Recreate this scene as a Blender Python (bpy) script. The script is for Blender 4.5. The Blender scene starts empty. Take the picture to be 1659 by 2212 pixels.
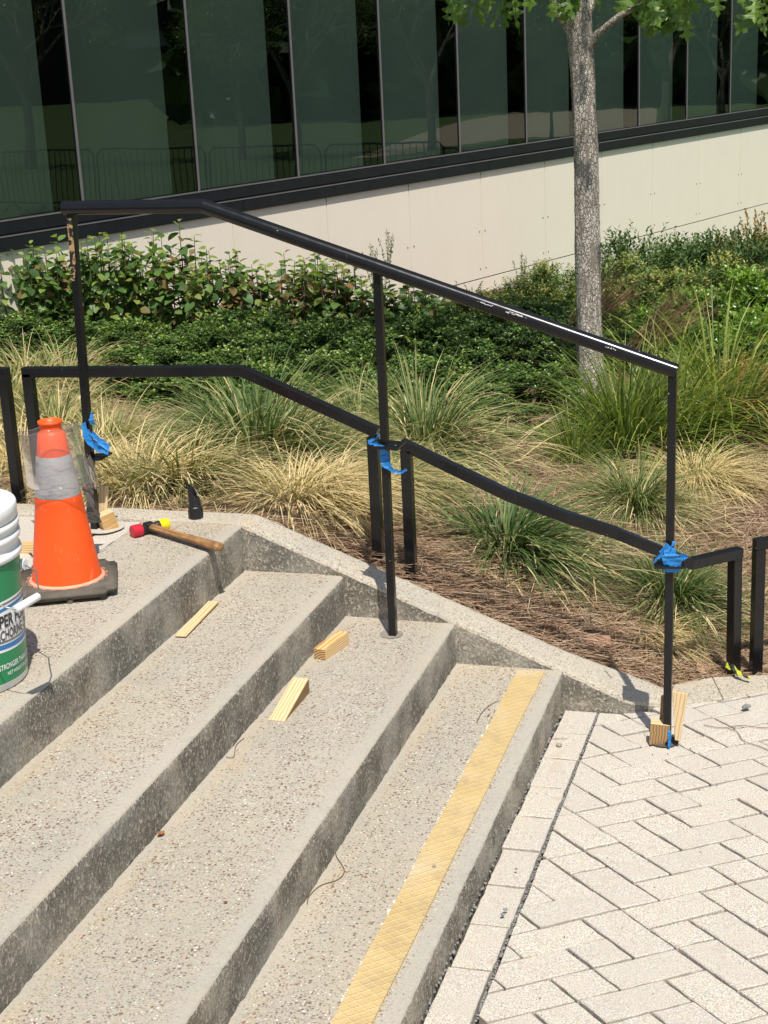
import bpy, bmesh, math, random
import numpy as np
from mathutils import Vector, Matrix
random.seed(7); rng = np.random.default_rng(7)
sc = bpy.context.scene
col = sc.collection
V = Vector

# ------------------------------------------------------------------ camera
RM = np.array([[0.9574269273, 0.2851037114, -0.0452719852],
               [0.0419987601, -0.2927280258, -0.9552729490],
               [-0.2856042420, 0.9127026770, -0.2922396967]])
FPX, CX, CY = 3315.0, 829.5, 1106.0      # the photograph measured at 1659 x 2212
CAM = np.array([0.0, 0.0, 2.0])
cd = bpy.data.cameras.new('camera'); cam = bpy.data.objects.new('camera', cd); col.objects.link(cam)
cd.sensor_fit = 'HORIZONTAL'; cd.sensor_width = 36.0; cd.lens = 36.0 * FPX / 1659.0
cd.clip_start = 0.05; cd.clip_end = 1500
m = Matrix.Identity(4)
for i in range(3):
    m[i][0] = RM[0][i]; m[i][1] = -RM[1][i]; m[i][2] = -RM[2][i]; m[i][3] = CAM[i]
cam.matrix_world = m
sc.camera = cam

# ------------------------------------------------------------------ light
SUN = V((0.49, -0.90, 2.05)).normalized()        # towards the sun
w = bpy.data.worlds.new('World'); sc.world = w; w.use_nodes = True
nt = w.node_tree; nt.nodes.clear()
sky = nt.nodes.new('ShaderNodeTexSky'); sky.sky_type = 'NISHITA'; sky.sun_disc = False
sky.sun_elevation = math.asin(SUN.z); sky.sun_rotation = math.atan2(SUN.x, SUN.y)
sky.air_density = 1.0; sky.dust_density = 1.5; sky.ozone_density = 1.0
bg = nt.nodes.new('ShaderNodeBackground'); bg.inputs['Strength'].default_value = 0.10
out = nt.nodes.new('ShaderNodeOutputWorld')
nt.links.new(sky.outputs[0], bg.inputs[0]); nt.links.new(bg.outputs[0], out.inputs[0])
sd = bpy.data.lights.new('sun', 'SUN'); sd.energy = 4.7; sd.angle = math.radians(0.53); sd.color = (1.0, 0.95, 0.87)
sun = bpy.data.objects.new('sun', sd); col.objects.link(sun)
sun.rotation_euler = SUN.to_track_quat('Z', 'Y').to_euler()
vs = sc.view_settings
vs.view_transform = 'Standard'; vs.look = 'None'; vs.exposure = 0.20; vs.gamma = 1.0
vs.use_curve_mapping = False

# ------------------------------------------------------------------ helpers
def ray(px, py):
    return RM.T @ np.array([(px - CX) / FPX, (py - CY) / FPX, 1.0])
def atY(px, py, y):
    v = ray(px, py); return V(CAM + v * (y / v[1]))
def atZ(px, py, z):
    v = ray(px, py); return V(CAM + v * ((z - 2.0) / v[2]))

class MB:
    def __init__(s): s.v = []; s.f = []; s.m = []; s.uv = []
    def quad(s, pts, mi=0, uv=None):
        n = len(s.v); s.v.extend([tuple(p) for p in pts]); s.f.append(tuple(range(n, n + len(pts)))); s.m.append(mi)
        s.uv.append(uv if uv is not None else [(0.5, 0.5)] * len(pts))
    def mesh(s, V_, F_, mi=0, uv=None):
        n = len(s.v); s.v.extend([tuple(p) for p in V_])
        for f in F_:
            s.f.append(tuple(i + n for i in f)); s.m.append(mi); s.uv.append([uv or (0.5, 0.5)] * len(f))
    def box(s, c, sz, rot=None, mi=0, ch=0.0):
        hx, hy, hz = sz[0] / 2, sz[1] / 2, sz[2] / 2
        if ch <= 0:
            P = [V((x, y, z)) for x in (-hx, hx) for y in (-hy, hy) for z in (-hz, hz)]
            F = [(0, 1, 3, 2), (4, 6, 7, 5), (0, 4, 5, 1), (2, 3, 7, 6), (0, 2, 6, 4), (1, 5, 7, 3)]
        else:
            bm = bmesh.new(); bmesh.ops.create_cube(bm, size=1.0)
            for v in bm.verts: v.co = V((v.co.x * sz[0], v.co.y * sz[1], v.co.z * sz[2]))
            bmesh.ops.bevel(bm, geom=bm.edges[:], offset=ch, segments=2, affect='EDGES', profile=0.5)
            bm.verts.index_update()
            P = [v.co.copy() for v in bm.verts]; F = [tuple(v.index for v in f.verts) for f in bm.faces]; bm.free()
        R_ = rot or Matrix.Identity(3)
        s.mesh([V(c) + R_ @ p for p in P], F, mi)
    def tube(s, pts, r, n=8, mi=0, cap=True, uv=None):
        pts = [V(p) for p in pts]; rs = r if isinstance(r, (list, tuple)) else [r] * len(pts)
        base = len(s.v); prev = None
        for i, p in enumerate(pts):
            t = (pts[min(i + 1, len(pts) - 1)] - pts[max(i - 1, 0)]).normalized()
            if prev is None:
                a = t.orthogonal().normalized()
            else:
                a = (prev - t * prev.dot(t)).normalized()
            prev = a; b = t.cross(a)
            for k in range(n):
                q = 2 * math.pi * k / n
                s.v.append(tuple(p + a * (rs[i] * math.cos(q)) + b * (rs[i] * math.sin(q))))
        for i in range(len(pts) - 1):
            for k in range(n):
                k2 = (k + 1) % n
                s.f.append((base + i * n + k, base + i * n + k2, base + (i + 1) * n + k2, base + (i + 1) * n + k)); s.m.append(mi)
                s.uv.append([uv or (0.5, 0.5)] * 4)
        if cap:
            for o, rv in ((0, True), ((len(pts) - 1) * n, False)):
                f = [base + o + k for k in range(n)]
                s.f.append(tuple(reversed(f)) if rv else tuple(f)); s.m.append(mi); s.uv.append([uv or (0.5, 0.5)] * n)
    def lathe(s, prof, n=48, c=(0, 0, 0), mi=0, closed=False):
        base = len(s.v)
        for (r, z) in prof:
            for k in range(n):
                q = 2 * math.pi * k / n
                s.v.append((c[0] + r * math.cos(q), c[1] + r * math.sin(q), c[2] + z))
        for i in range(len(prof) - 1):
            for k in range(n):
                k2 = (k + 1) % n
                s.f.append((base + i * n + k, base + i * n + k2, base + (i + 1) * n + k2, base + (i + 1) * n + k)); s.m.append(mi)
                s.uv.append([(0.5, 0.5)] * 4)
    def beam(s, pts, w, h, mi=0):
        """rectangular tube swept with mitred corners; w sideways, h across"""
        pts = [V(p) for p in pts]; base = len(s.v); n = len(pts)
        for i in range(n):
            t1 = (pts[i] - pts[i - 1]).normalized() if i > 0 else (pts[1] - pts[0]).normalized()
            t2 = (pts[i + 1] - pts[i]).normalized() if i < n - 1 else t1
            t = (t1 + t2).normalized()
            side = t.cross(V((0, 0, 1)))
            if side.length < 1e-3: side = V((1, 0, 0))
            side.normalize(); up = side.cross(t).normalized()
            h1 = V((t1.x, t1.y, 0)); h2 = V((t2.x, t2.y, 0))
            kw = kh = 1.0
            if h1.length > 1e-3 and h2.length > 1e-3:
                kw = 1 / max(0.3, math.sqrt((1 + h1.normalized().dot(h2.normalized())) / 2))
                e1 = math.atan2(t1.z, h1.length); e2 = math.atan2(t2.z, h2.length)
                kh = 1 / max(0.3, math.cos((e2 - e1) / 2))
            for a, b in ((-1, -1), (1, -1), (1, 1), (-1, 1)):
                s.v.append(tuple(pts[i] + side * (a * w / 2 * kw) + up * (b * h / 2 * kh)))
        for i in range(n - 1):
            for k in range(4):
                k2 = (k + 1) % 4
                s.f.append((base + i * 4 + k, base + i * 4 + k2, base + i * 4 + 4 + k2, base + i * 4 + 4 + k)); s.m.append(mi)
                s.uv.append([(0.5, 0.5)] * 4)
        s.f.append((base + 3, base + 2, base + 1, base)); s.m.append(mi); s.uv.append([(0.5, 0.5)] * 4)
        e = base + (n - 1) * 4
        s.f.append((e, e + 1, e + 2, e + 3)); s.m.append(mi); s.uv.append([(0.5, 0.5)] * 4)
    def data(s, name, mats, smooth=False):
        me = bpy.data.meshes.new(name); me.from_pydata(s.v, [], s.f)
        for mm in (mats if isinstance(mats, (list, tuple)) else [mats]): me.materials.append(mm)
        if any(s.m): me.polygons.foreach_set('material_index', s.m)
        ul = me.uv_layers.new(name='UVMap')
        flat = [c for f in s.uv for uv in f for c in uv]
        ul.data.foreach_set('uv', flat)
        if smooth: me.polygons.foreach_set('use_smooth', [True] * len(s.f))
        me.update(); return me
    def build(s, name, mats, parent=None, smooth=False, bevel=0):
        o = bpy.data.objects.new(name, s.data(name, mats, smooth)); return link(o, parent, bevel)

def link(o, parent=None, bevel=0):
    col.objects.link(o)
    if parent is not None:
        o.parent = parent
        o.matrix_parent_inverse = parent.matrix_world.inverted()
    if bevel:
        b = o.modifiers.new('bevel', 'BEVEL'); b.width = bevel; b.segments = 2; b.limit_method = 'ANGLE'; b.angle_limit = 0.6
    return o
def empty(name, loc, rot=(0, 0, 0)):
    o = bpy.data.objects.new(name, None); col.objects.link(o); o.location = loc; o.rotation_euler = rot
    o.empty_display_size = 0.05
    o.matrix_world = Matrix.Translation(V(loc)) @ Matrix.Rotation(rot[2], 4, 'Z'); return o
def tag(o, label=None, cat=None, group=None, kind=None):
    if label: o['label'] = label
    if cat: o['category'] = cat
    if group: o['group'] = group
    if kind: o['kind'] = kind
    return o
def copy_tree(o, parent=None):
    c = o.copy(); col.objects.link(c); c.parent = parent
    for ch in o.children: copy_tree(ch, c)
    return c

# ------------------------------------------------------------------ materials
class NT:
    def __init__(s, name):
        s.mat = bpy.data.materials.new(name); s.mat.use_nodes = True
        s.t = s.mat.node_tree; s.t.nodes.clear()
        s.out = s.t.nodes.new('ShaderNodeOutputMaterial')
    def n(s, ty, **kw):
        nd = s.t.nodes.new('ShaderNode' + ty)
        for k, v in kw.items():
            if k.startswith('_'): setattr(nd, k[1:], v)
            else:
                key = k.replace('__', ' ')
                nd.inputs[key].default_value = v
        return nd
    def l(s, a, b): s.t.links.new(a, b)
    def coord(s, kind='Object', scale=(1, 1, 1), rot=(0, 0, 0)):
        tc = s.n('TexCoord'); mp = s.n('Mapping'); mp.inputs['Scale'].default_value = scale; mp.inputs['Rotation'].default_value = rot
        s.l(tc.outputs[kind], mp.inputs[0]); return mp.outputs[0]
    def world(s, scale=(1, 1, 1), rot=(0, 0, 0)):
        g = s.n('NewGeometry'); mp = s.n('Mapping'); mp.inputs['Scale'].default_value = scale; mp.inputs['Rotation'].default_value = rot
        s.l(g.outputs['Position'], mp.inputs[0]); return mp.outputs[0]
    def noise(s, vec, scale, detail=4, rough=0.55):
        nd = s.n('TexNoise'); nd.inputs['Scale'].default_value = scale; nd.inputs['Detail'].default_value = detail
        nd.inputs['Roughness'].default_value = rough; s.l(vec, nd.inputs['Vector']); return nd.outputs['Fac']
    def voro(s, vec, scale, feature='F1', outp='Distance', rnd=1.0):
        nd = s.n('TexVoronoi'); nd.feature = feature; nd.inputs['Scale'].default_value = scale
        nd.inputs['Randomness'].default_value = rnd
        s.l(vec, nd.inputs['Vector']); return nd.outputs[outp]
    def ramp(s, fac, stops, interp='LINEAR'):
        nd = s.n('ValToRGB'); cr = nd.color_ramp; cr.interpolation = interp
        while len(cr.elements) > 1: cr.elements.remove(cr.elements[-1])
        for i, (p, c) in enumerate(stops):
            e = cr.elements[0] if i == 0 else cr.elements.new(p)
            e.position = p; e.color = (c if isinstance(c, (tuple, list)) else (c, c, c))[:3] + (1,) if isinstance(c, tuple) else (c, c, c, 1)
        s.l(fac, nd.inputs[0]); return nd.outputs['Color']
    def mix(s, fac, a, b, mode='MIX'):
        nd = s.n('MixRGB'); nd.blend_type = mode
        for k, x in ((0, fac), (1, a), (2, b)):
            if isinstance(x, (int, float)): nd.inputs[k].default_value = x if k == 0 else (x, x, x, 1)
            elif isinstance(x, tuple): nd.inputs[k].default_value = x[:3] + (1,)
            else: s.l(x, nd.inputs[k])
        return nd.outputs[0]
    def math(s, op, a, b=0.0, c=None):
        nd = s.n('Math'); nd.operation = op
        for k, x in enumerate((a, b) if c is None else (a, b, c)):
            if isinstance(x, (int, float)): nd.inputs[k].default_value = x
            else: s.l(x, nd.inputs[k])
        return nd.outputs[0]
    def bump(s, h, strength=0.5, dist=0.002, prev=None):
        nd = s.n('Bump'); nd.inputs['Strength'].default_value = strength; nd.inputs['Distance'].default_value = dist
        s.l(h, nd.inputs['Height'])
        if prev is not None: s.l(prev, nd.inputs['Normal'])
        return nd.outputs[0]
    def done(s, colr, rough=0.8, normal=None, spec=0.4, metal=0.0, extra=None):
        p = s.n('BsdfPrincipled')
        if isinstance(colr, tuple): p.inputs['Base Color'].default_value = colr[:3] + (1,)
        else: s.l(colr, p.inputs['Base Color'])
        if isinstance(rough, (int, float)): p.inputs['Roughness'].default_value = rough
        else: s.l(rough, p.inputs['Roughness'])
        p.inputs['Specular IOR Level'].default_value = spec; p.inputs['Metallic'].default_value = metal
        if normal is not None: s.l(normal, p.inputs['Normal'])
        if extra: extra(s, p)
        s.l(p.outputs[0], s.out.inputs[0]); return s.mat

def simple(name, c, rough=0.5, spec=0.4, metal=0.0, var=0.12, sc_=30, bump=0.0):
    t = NT(name); v = t.world()
    n = t.noise(v, sc_, 4)
    cc = t.mix(n, tuple(x * (1 - var) for x in c), tuple(min(1, x * (1 + var)) for x in c))
    nm = t.bump(t.noise(v, sc_ * 8, 3), bump, 0.002) if bump else None
    return t.done(cc, rough, nm, spec, metal)

NOSEX = (-1.858, -1.521, -1.157, -0.814); FOOTX = (-1.863, -1.525, -1.161)
def concrete(name, face=False, light=1.0, chips=1.0, tread=False):
    t = NT(name); v = t.world()
    big = t.noise(v, 1.7, 5, 0.6); mid = t.noise(v, 9, 4)
    base = t.mix(t.ramp(big, [(0.35, 0.0), (0.65, 1.0)]), tuple(x * light for x in (0.455, 0.405, 0.315)), tuple(x * light for x in (0.40, 0.375, 0.315)))
    base = t.mix(t.ramp(mid, [(0.35, 0.0), (0.8, 0.5)]), base, tuple(x * light for x in (0.50, 0.43, 0.33)))
    sand = t.noise(v, 420, 3, 0.7)
    base = t.mix(t.ramp(sand, [(0.3, 0.0), (0.7, 1.0)]), t.mix(0.30, base, (0.10, 0.09, 0.08)), base)
    sand2 = t.voro(v, 330, outp='Color')
    base = t.mix(0.10, base, sand2, 'OVERLAY')
    base = t.mix(t.ramp(t.noise(v, 190, 4, 0.7), [(0.36, 0.42), (0.50, 0.0)]), base, (0.16, 0.13, 0.10))
    # exposed aggregate chips
    wv = t.n('VectorMath'); wv.operation = 'ADD'; t.l(v, wv.inputs[0])
    nz = t.n('TexNoise'); nz.inputs['Scale'].default_value = 60; nz.inputs['Detail'].default_value = 2; t.l(v, nz.inputs['Vector'])
    sc2 = t.n('VectorMath'); sc2.operation = 'SCALE'; t.l(nz.outputs['Color'], sc2.inputs[0]); sc2.inputs['Scale'].default_value = 0.008
    t.l(sc2.outputs[0], wv.inputs[1]); wvv = wv.outputs[0]
    keep = 1.0
    if tread:
        gx = t.n('SeparateXYZ'); t.l(v, gx.inputs[0]); X = t.math('ADD', gx.outputs[0], t.math('MULTIPLY', t.math('SUBTRACT', t.noise(v, 11, 3), 0.5), 0.035))
        edge = None; foot = None
        for xn in NOSEX:
            q = t.ramp(t.math('DIVIDE', t.math('ABSOLUTE', t.math('SUBTRACT', X, xn - 0.012)), 0.1), [(0.18, 1.0), (0.42, 0.0)])
            edge = q if edge is None else t.math('MAXIMUM', edge, q)
        for xf in FOOTX:
            q = t.ramp(t.math('DIVIDE', t.math('ABSOLUTE', t.math('SUBTRACT', X, xf + 0.008)), 0.1), [(0.12, 1.0), (0.55, 0.0)])
            foot = q if foot is None else t.math('MAXIMUM', foot, q)
        wall_d = t.ramp(t.math('DIVIDE', t.math('SUBTRACT', 4.4, gx.outputs[1]), 0.4), [(0.0, 1.0), (0.35, 0.0)])
        foot = t.math('MAXIMUM', foot, wall_d)
        pn = t.ramp(t.noise(v, 4.0, 4), [(0.40, 0.15), (0.62, 1.0)])
        base = t.mix(t.math('MULTIPLY', t.math('MULTIPLY', foot, pn), 0.55), base, (0.50, 0.385, 0.235))
        base = t.mix(t.math('MULTIPLY', edge, 0.45), base, (0.385, 0.375, 0.335))
        worn = t.ramp(t.noise(t.world(scale=(1, 0.35, 1)), 3.2, 4), [(0.45, 0.0), (0.7, 0.35)]); base = t.mix(worn, base, (0.50, 0.45, 0.37))
        keep = t.math('SUBTRACT', 1.0, t.math('MULTIPLY', edge, 0.8))
    density = t.ramp(t.noise(v, 6.5, 4), [(0.42, -0.4), (0.62, 1.0)])
    for scale, lo, colr, thr in ((105, 0.30, (0.085, 0.068, 0.050), 0.80), (175, 0.36, (0.17, 0.14, 0.105), 0.56), (80, 0.28, (0.13, 0.06, 0.04), 0.93), (120, 0.26, (0.58, 0.54, 0.46), 0.95)):
        nd = t.n('TexVoronoi'); nd.inputs['Scale'].default_value = scale; t.l(wvv, nd.inputs['Vector'])
        sep = t.n('SeparateColor'); t.l(nd.outputs['Color'], sep.inputs[0])
        pick = t.math('GREATER_THAN', t.math('ADD', sep.outputs[0], t.math('MULTIPLY', density, 0.24)), thr)
        inside = t.ramp(nd.outputs['Distance'], [(0.0, 1.0), (lo * 0.95, 1.0), (lo * 1.25, 0.0)])
        fac = t.math('MULTIPLY', t.math('MULTIPLY', pick, inside), keep)
        base = t.mix(t.math('MULTIPLY', fac, 0.85 * chips), base, t.mix(t.math('MULTIPLY', sep.outputs[1], 0.7), colr, tuple(min(0.8, x * 2.2) for x in colr)))
    # rust / ochre stains
    st = t.ramp(t.noise(v, 2.6, 3), [(0.62, 0.0), (0.75, 0.42)])
    base = t.mix(st, base, (0.46, 0.30, 0.15))
    st2 = t.ramp(t.noise(v, 3.7, 4), [(0.60, 0.0), (0.80, 0.3)])
    base = t.mix(st2, base, (0.25, 0.25, 0.24))
    nm = t.bump(sand, 0.7, 0.0016)
    nm = t.bump(t.noise(v, 130, 3), 0.5, 0.003, nm)
    if face:
        # face broken and scoured by old forms: elongated pits and ridges
        vv = t.world(scale=(1, 1, 0.7), rot=(0.6, 0, 0))
        pit = t.noise(vv, 120, 5, 0.72)
        pitv = t.ramp(pit, [(0.38, 0.0), (0.56, 1.0)])
        patch = t.ramp(t.noise(v, 7, 3), [(0.36, 0.5), (0.6, 1.0)])
        nm2 = t.n('Bump'); nm2.inputs['Distance'].default_value = 0.011; t.l(pitv, nm2.inputs['Height']); t.l(patch, nm2.inputs['Strength']); t.l(nm, nm2.inputs['Normal'])
        base = t.mix(t.math('MULTIPLY', t.math('SUBTRACT', 1.0, pitv), 0.50), base, (0.19, 0.165, 0.14))
        base = t.mix(t.ramp(t.noise(v, 5.0, 4), [(0.45, 0.0), (0.7, 0.5)]), base, (0.38, 0.385, 0.35))
        return t.done(base, 0.9, nm2.outputs[0], 0.25)
    return t.done(base, 0.88, nm, 0.25)

M = {}
M['concrete'] = concrete('exposed_aggregate_concrete', tread=True, light=1.08)
M['riser'] = concrete('scoured_concrete_face', face=True, light=1.28, chips=0.4)
M['cap'] = concrete('curb_concrete', light=1.25, chips=0.75)

def paver_mat(name, tone):
    t = NT(name); v = t.world(); oi = t.n('ObjectInfo')
    n1 = t.noise(v, 300, 3, 0.75); n2 = t.noise(v, 14, 4)
    base = t.mix(t.ramp(n1, [(0.38, 0.0), (0.60, 1.0)]), tuple(x * tone for x in (0.27, 0.235, 0.19)), tuple(x * tone for x in (0.72, 0.665, 0.57)))
    base = t.mix(0.22, base, t.voro(v, 290, outp='Color'), 'SOFT_LIGHT')
    base = t.mix(t.ramp(n2, [(0.42, 0.0), (0.75, 0.42)]), base, (0.50, 0.43, 0.34))
    base = t.mix(t.ramp(t.noise(v, 6, 3), [(0.66, 0.0), (0.74, 0.6)]), base, (0.45, 0.33, 0.24))
    base = t.mix(t.math('MULTIPLY', oi.outputs['Random'], 0.42), base, (0.44, 0.41, 0.36))
    nm = t.bump(n1, 0.55, 0.0016); nm = t.bump(t.noise(v, 90, 3), 0.35, 0.003, nm)
    return t.done(base, 0.9, nm, 0.2)
M['paver'] = paver_mat('pale_concrete_paver', 1.0)
M['joint'] = simple('joint_grit', (0.075, 0.065, 0.055), 0.95, 0.1, sc_=300, var=0.5, bump=0.6)
M['gravel'] = simple('grey_gravel', (0.22, 0.22, 0.21), 0.8, 0.3, sc_=40, var=0.6, bump=0.4)

def tape_mat():
    t = NT('tan_tactile_strip'); g = t.n('NewGeometry')
    sx = t.n('SeparateXYZ'); t.l(g.outputs['Position'], sx.inputs[0])
    wob = t.math('MULTIPLY', t.noise(g.outputs['Position'], 40, 2), 0.0035)
    def fam(ang, per):
        c, s_ = math.cos(ang), math.sin(ang)
        u = t.math('ADD', t.math('ADD', t.math('MULTIPLY', sx.outputs[0], -s_ / per), t.math('MULTIPLY', sx.outputs[1], c / per)), t.math('DIVIDE', wob, per))
        fr = t.math('ABSOLUTE', t.math('SUBTRACT', t.math('FRACT', u), 0.5))
        return t.ramp(fr, [(0.0, 1.0), (0.045, 1.0), (0.11, 0.0)])
    a = fam(math.radians(43), 0.0212); b = fam(math.radians(-37), 0.0225)
    line = t.math('MAXIMUM', a, t.math('MULTIPLY', b, 0.75))
    v = t.world()
    base = t.mix(t.ramp(t.noise(v, 9, 4), [(0.3, 0.0), (0.7, 1.0)]), (0.50, 0.365, 0.16), (0.60, 0.45, 0.22))
    base = t.mix(t.math('MULTIPLY', line, 0.55), base, (0.80, 0.60, 0.30))
    base = t.mix(t.ramp(t.noise(v, 300, 2), [(0.35, 0.30), (0.6, 0.0)]), base, (0.34, 0.25, 0.12))
    base = t.mix(t.ramp(t.noise(v, 16, 5, 0.7), [(0.50, 0.0), (0.72, 0.5)]), base, (0.33, 0.26, 0.16))
    base = t.mix(t.ramp(t.noise(v, 5, 4), [(0.55, 0.0), (0.72, 0.4)]), base, (0.62, 0.54, 0.40))
    nm = t.bump(line, 0.8, 0.002); nm = t.bump(t.noise(v, 500, 2), 0.3, 0.001, nm)
    return t.done(base, 0.55, nm, 0.4)
M['strip'] = tape_mat()

def black_paint():
    t = NT('chipped_black_paint'); v = t.world()
    chip = t.noise(v, 48, 5, 0.65); msk = t.noise(v, 5, 2)
    f = t.math('MULTIPLY', t.ramp(chip, [(0.70, 0.0), (0.715, 1.0)]), t.ramp(msk, [(0.50, 0.0), (0.56, 1.0)]))
    scr = t.ramp(t.noise(t.world(scale=(1, 1, 0.12)), 150, 3), [(0.70, 0.0), (0.76, 0.35)])
    base = t.mix(t.noise(v, 25, 3), (0.006, 0.006, 0.007), (0.011, 0.011, 0.012))
    base = t.mix(scr, base, (0.12, 0.12, 0.12))
    base = t.mix(f, base, (0.42, 0.40, 0.38))
    nm = t.bump(t.noise(v, 220, 3), 0.06, 0.0004)
    return t.done(base, t.ramp(t.noise(v, 30, 3), [(0.3, 0.17), (0.7, 0.25)]), nm, 0.38)
M['black'] = black_paint()
M['rust'] = None
def peeled():
    t = NT('peeled_rusty_steel'); v = t.world()
    f = t.ramp(t.noise(v, 60, 5, 0.7), [(0.48, 0.0), (0.52, 1.0)])
    return t.done(t.mix(f, (0.015, 0.014, 0.014), (0.42, 0.27, 0.13)), 0.75, t.bump(f, 0.6, 0.001), 0.3)
M['rust'] = peeled()

def wood(name, c1, c2, scale=1.0, axis=0):
    t = NT(name); sv = [6 * scale] * 3; sv[axis] = 0.5 * scale
    v = t.coord('Object', scale=tuple(sv))
    wv = t.n('TexWave'); wv.wave_type = 'BANDS'; wv.bands_direction = 'Y' if axis != 1 else 'X'
    wv.inputs['Scale'].default_value = 14; wv.inputs['Distortion'].default_value = 2.2; wv.inputs['Detail'].default_value = 2; wv.inputs['Detail Scale'].default_value = 1.2
    t.l(v, wv.inputs['Vector'])
    base = t.mix(t.ramp(wv.outputs['Fac'], [(0.25, 0.0), (0.8, 1.0)]), c1, c2)
    base = t.mix(t.ramp(t.noise(v, 60, 3), [(0.4, 0.25), (0.6, 0.0)]), base, tuple(x * 0.55 for x in c2))
    return t.done(base, 0.6, t.bump(wv.outputs['Fac'], 0.25, 0.0006), 0.3)
M['pine'] = wood('fresh_pine', (0.76, 0.56, 0.29), (0.58, 0.35, 0.13))
M['pinedark'] = wood('rough_pine_side', (0.45, 0.28, 0.13), (0.24, 0.14, 0.06))
M['handle'] = wood('worn_handle_wood', (0.40, 0.22, 0.085), (0.22, 0.11, 0.04), 2.0)

def leafmat(name, stops, trans=0.35, rough=0.5, spec=0.35):
    t = NT(name); uv = t.n('UVMap'); sp = t.n('SeparateXYZ'); t.l(uv.outputs[0], sp.inputs[0])
    oi = t.n('ObjectInfo'); g = t.n('NewGeometry')
    r = t.math('ADD', t.math('MULTIPLY', sp.outputs[0], 0.9), t.math('MULTIPLY', oi.outputs['Random'], 0.1))
    base = t.ramp(r, stops)
    base = t.mix(t.ramp(t.noise(g.outputs['Position'], 3.0, 3), [(0.3, 0.0), (0.7, 0.28)]), base, t.mix(0.5, base, (0.12, 0.14, 0.02)))
    p = t.n('BsdfPrincipled'); t.l(base, p.inputs['Base Color']); p.inputs['Roughness'].default_value = rough; p.inputs['Specular IOR Level'].default_value = spec
    tr = t.n('BsdfTranslucent'); t.l(t.mix(1.0, base, (1.5, 1.7, 0.7), 'MULTIPLY'), tr.inputs[0])
    mx = t.n('MixShader'); mx.inputs[0].default_value = trans
    t.l(p.outputs[0], mx.inputs[1]); t.l(tr.outputs[0], mx.inputs[2]); t.l(mx.outputs[0], t.out.inputs[0]); return t.mat
M['box_leaf'] = leafmat('small_evergreen_leaf', [(0.0, (0.025, 0.060, 0.016)), (0.45, (0.065, 0.125, 0.026)), (0.75, (0.16, 0.25, 0.045)), (1.0, (0.32, 0.42, 0.09))], 0.15, 0.35, 0.5)
M['holly_leaf'] = leafmat('glossy_green_leaf', [(0.0, (0.045, 0.11, 0.02)), (0.5, (0.11, 0.22, 0.03)), (1.0, (0.25, 0.38, 0.06))], 0.3, 0.32, 0.6)
M['back_leaf'] = leafmat('mixed_shrub_leaf', [(0.0, (0.04, 0.09, 0.03)), (0.5, (0.11, 0.18, 0.045)), (0.85, (0.26, 0.31, 0.07)), (1.0, (0.42, 0.38, 0.12))], 0.18)
M['rust_leaf'] = leafmat('dry_orange_leaf', [(0.0, (0.20, 0.09, 0.035)), (0.5, (0.42, 0.22, 0.09)), (1.0, (0.55, 0.38, 0.17))], 0.3, 0.7, 0.2)
M['broad_leaf'] = leafmat('broad_green_leaf', [(0.0, (0.035, 0.085, 0.028)), (0.5, (0.07, 0.15, 0.04)), (1.0, (0.17, 0.27, 0.06))], 0.3, 0.45)
M['broad_leaf_yellow'] = leafmat('yellow_green_leaf', [(0.0, (0.13, 0.21, 0.045)), (1.0, (0.27, 0.34, 0.08))], 0.35, 0.5)
M['broad_leaf_red'] = leafmat('reddened_leaf', [(0.0, (0.14, 0.12, 0.04)), (0.5, (0.24, 0.11, 0.05)), (1.0, (0.36, 0.17, 0.08))], 0.25, 0.6)
M['oak_leaf'] = leafmat('oak_leaf_green', [(0.0, (0.05, 0.12, 0.018)), (0.6, (0.12, 0.22, 0.035)), (1.0, (0.22, 0.32, 0.06))], 0.32, 0.4, 0.5)
M['twig'] = simple('twig_brown', (0.13, 0.09, 0.06), 0.9, 0.1)
M['straw_grass'] = leafmat('fine_grass_blade', [(0.0, (0.03, 0.065, 0.02)), (0.28, (0.10, 0.16, 0.045)), (0.46, (0.26, 0.27, 0.10)), (0.62, (0.52, 0.42, 0.20)), (0.8, (0.70, 0.55, 0.31)), (1.0, (0.84, 0.70, 0.45))], 0.18, 0.6, 0.3)
M['wide_grass'] = leafmat('wide_grass_blade', [(0.0, (0.045, 0.09, 0.025)), (0.45, (0.13, 0.19, 0.05)), (0.75, (0.33, 0.37, 0.08)), (1.0, (0.60, 0.52, 0.16))], 0.35, 0.45, 0.4)
M['needle'] = leafmat('pine_straw_needle', [(0.0, (0.12, 0.065, 0.042)), (0.4, (0.33, 0.20, 0.13)), (0.8, (0.55, 0.40, 0.28)), (1.0, (0.74, 0.60, 0.46))], 0.15, 0.8, 0.2)
M['plume'] = leafmat('reddish_seed_stalk', [(0.0, (0.22, 0.11, 0.08)), (1.0, (0.42, 0.26, 0.18))], 0.2, 0.8, 0.1)
def soil():
    t = NT('mulch_soil'); v = t.world()
    a = t.noise(t.world(scale=(1, 3, 1)), 40, 5, 0.7)
    base = t.mix(a, (0.06, 0.035, 0.025), (0.27, 0.17, 0.11))
    return t.done(base, 0.95, t.bump(a, 0.9, 0.02), 0.1)
M['soil'] = soil()
M['lawn'] = simple('lawn_green', (0.095, 0.14, 0.055), 0.9, 0.1, sc_=6, var=0.5)
M['path'] = simple('tan_path', (0.42, 0.34, 0.26), 0.9, 0.1, sc_=4, var=0.15)

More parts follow.
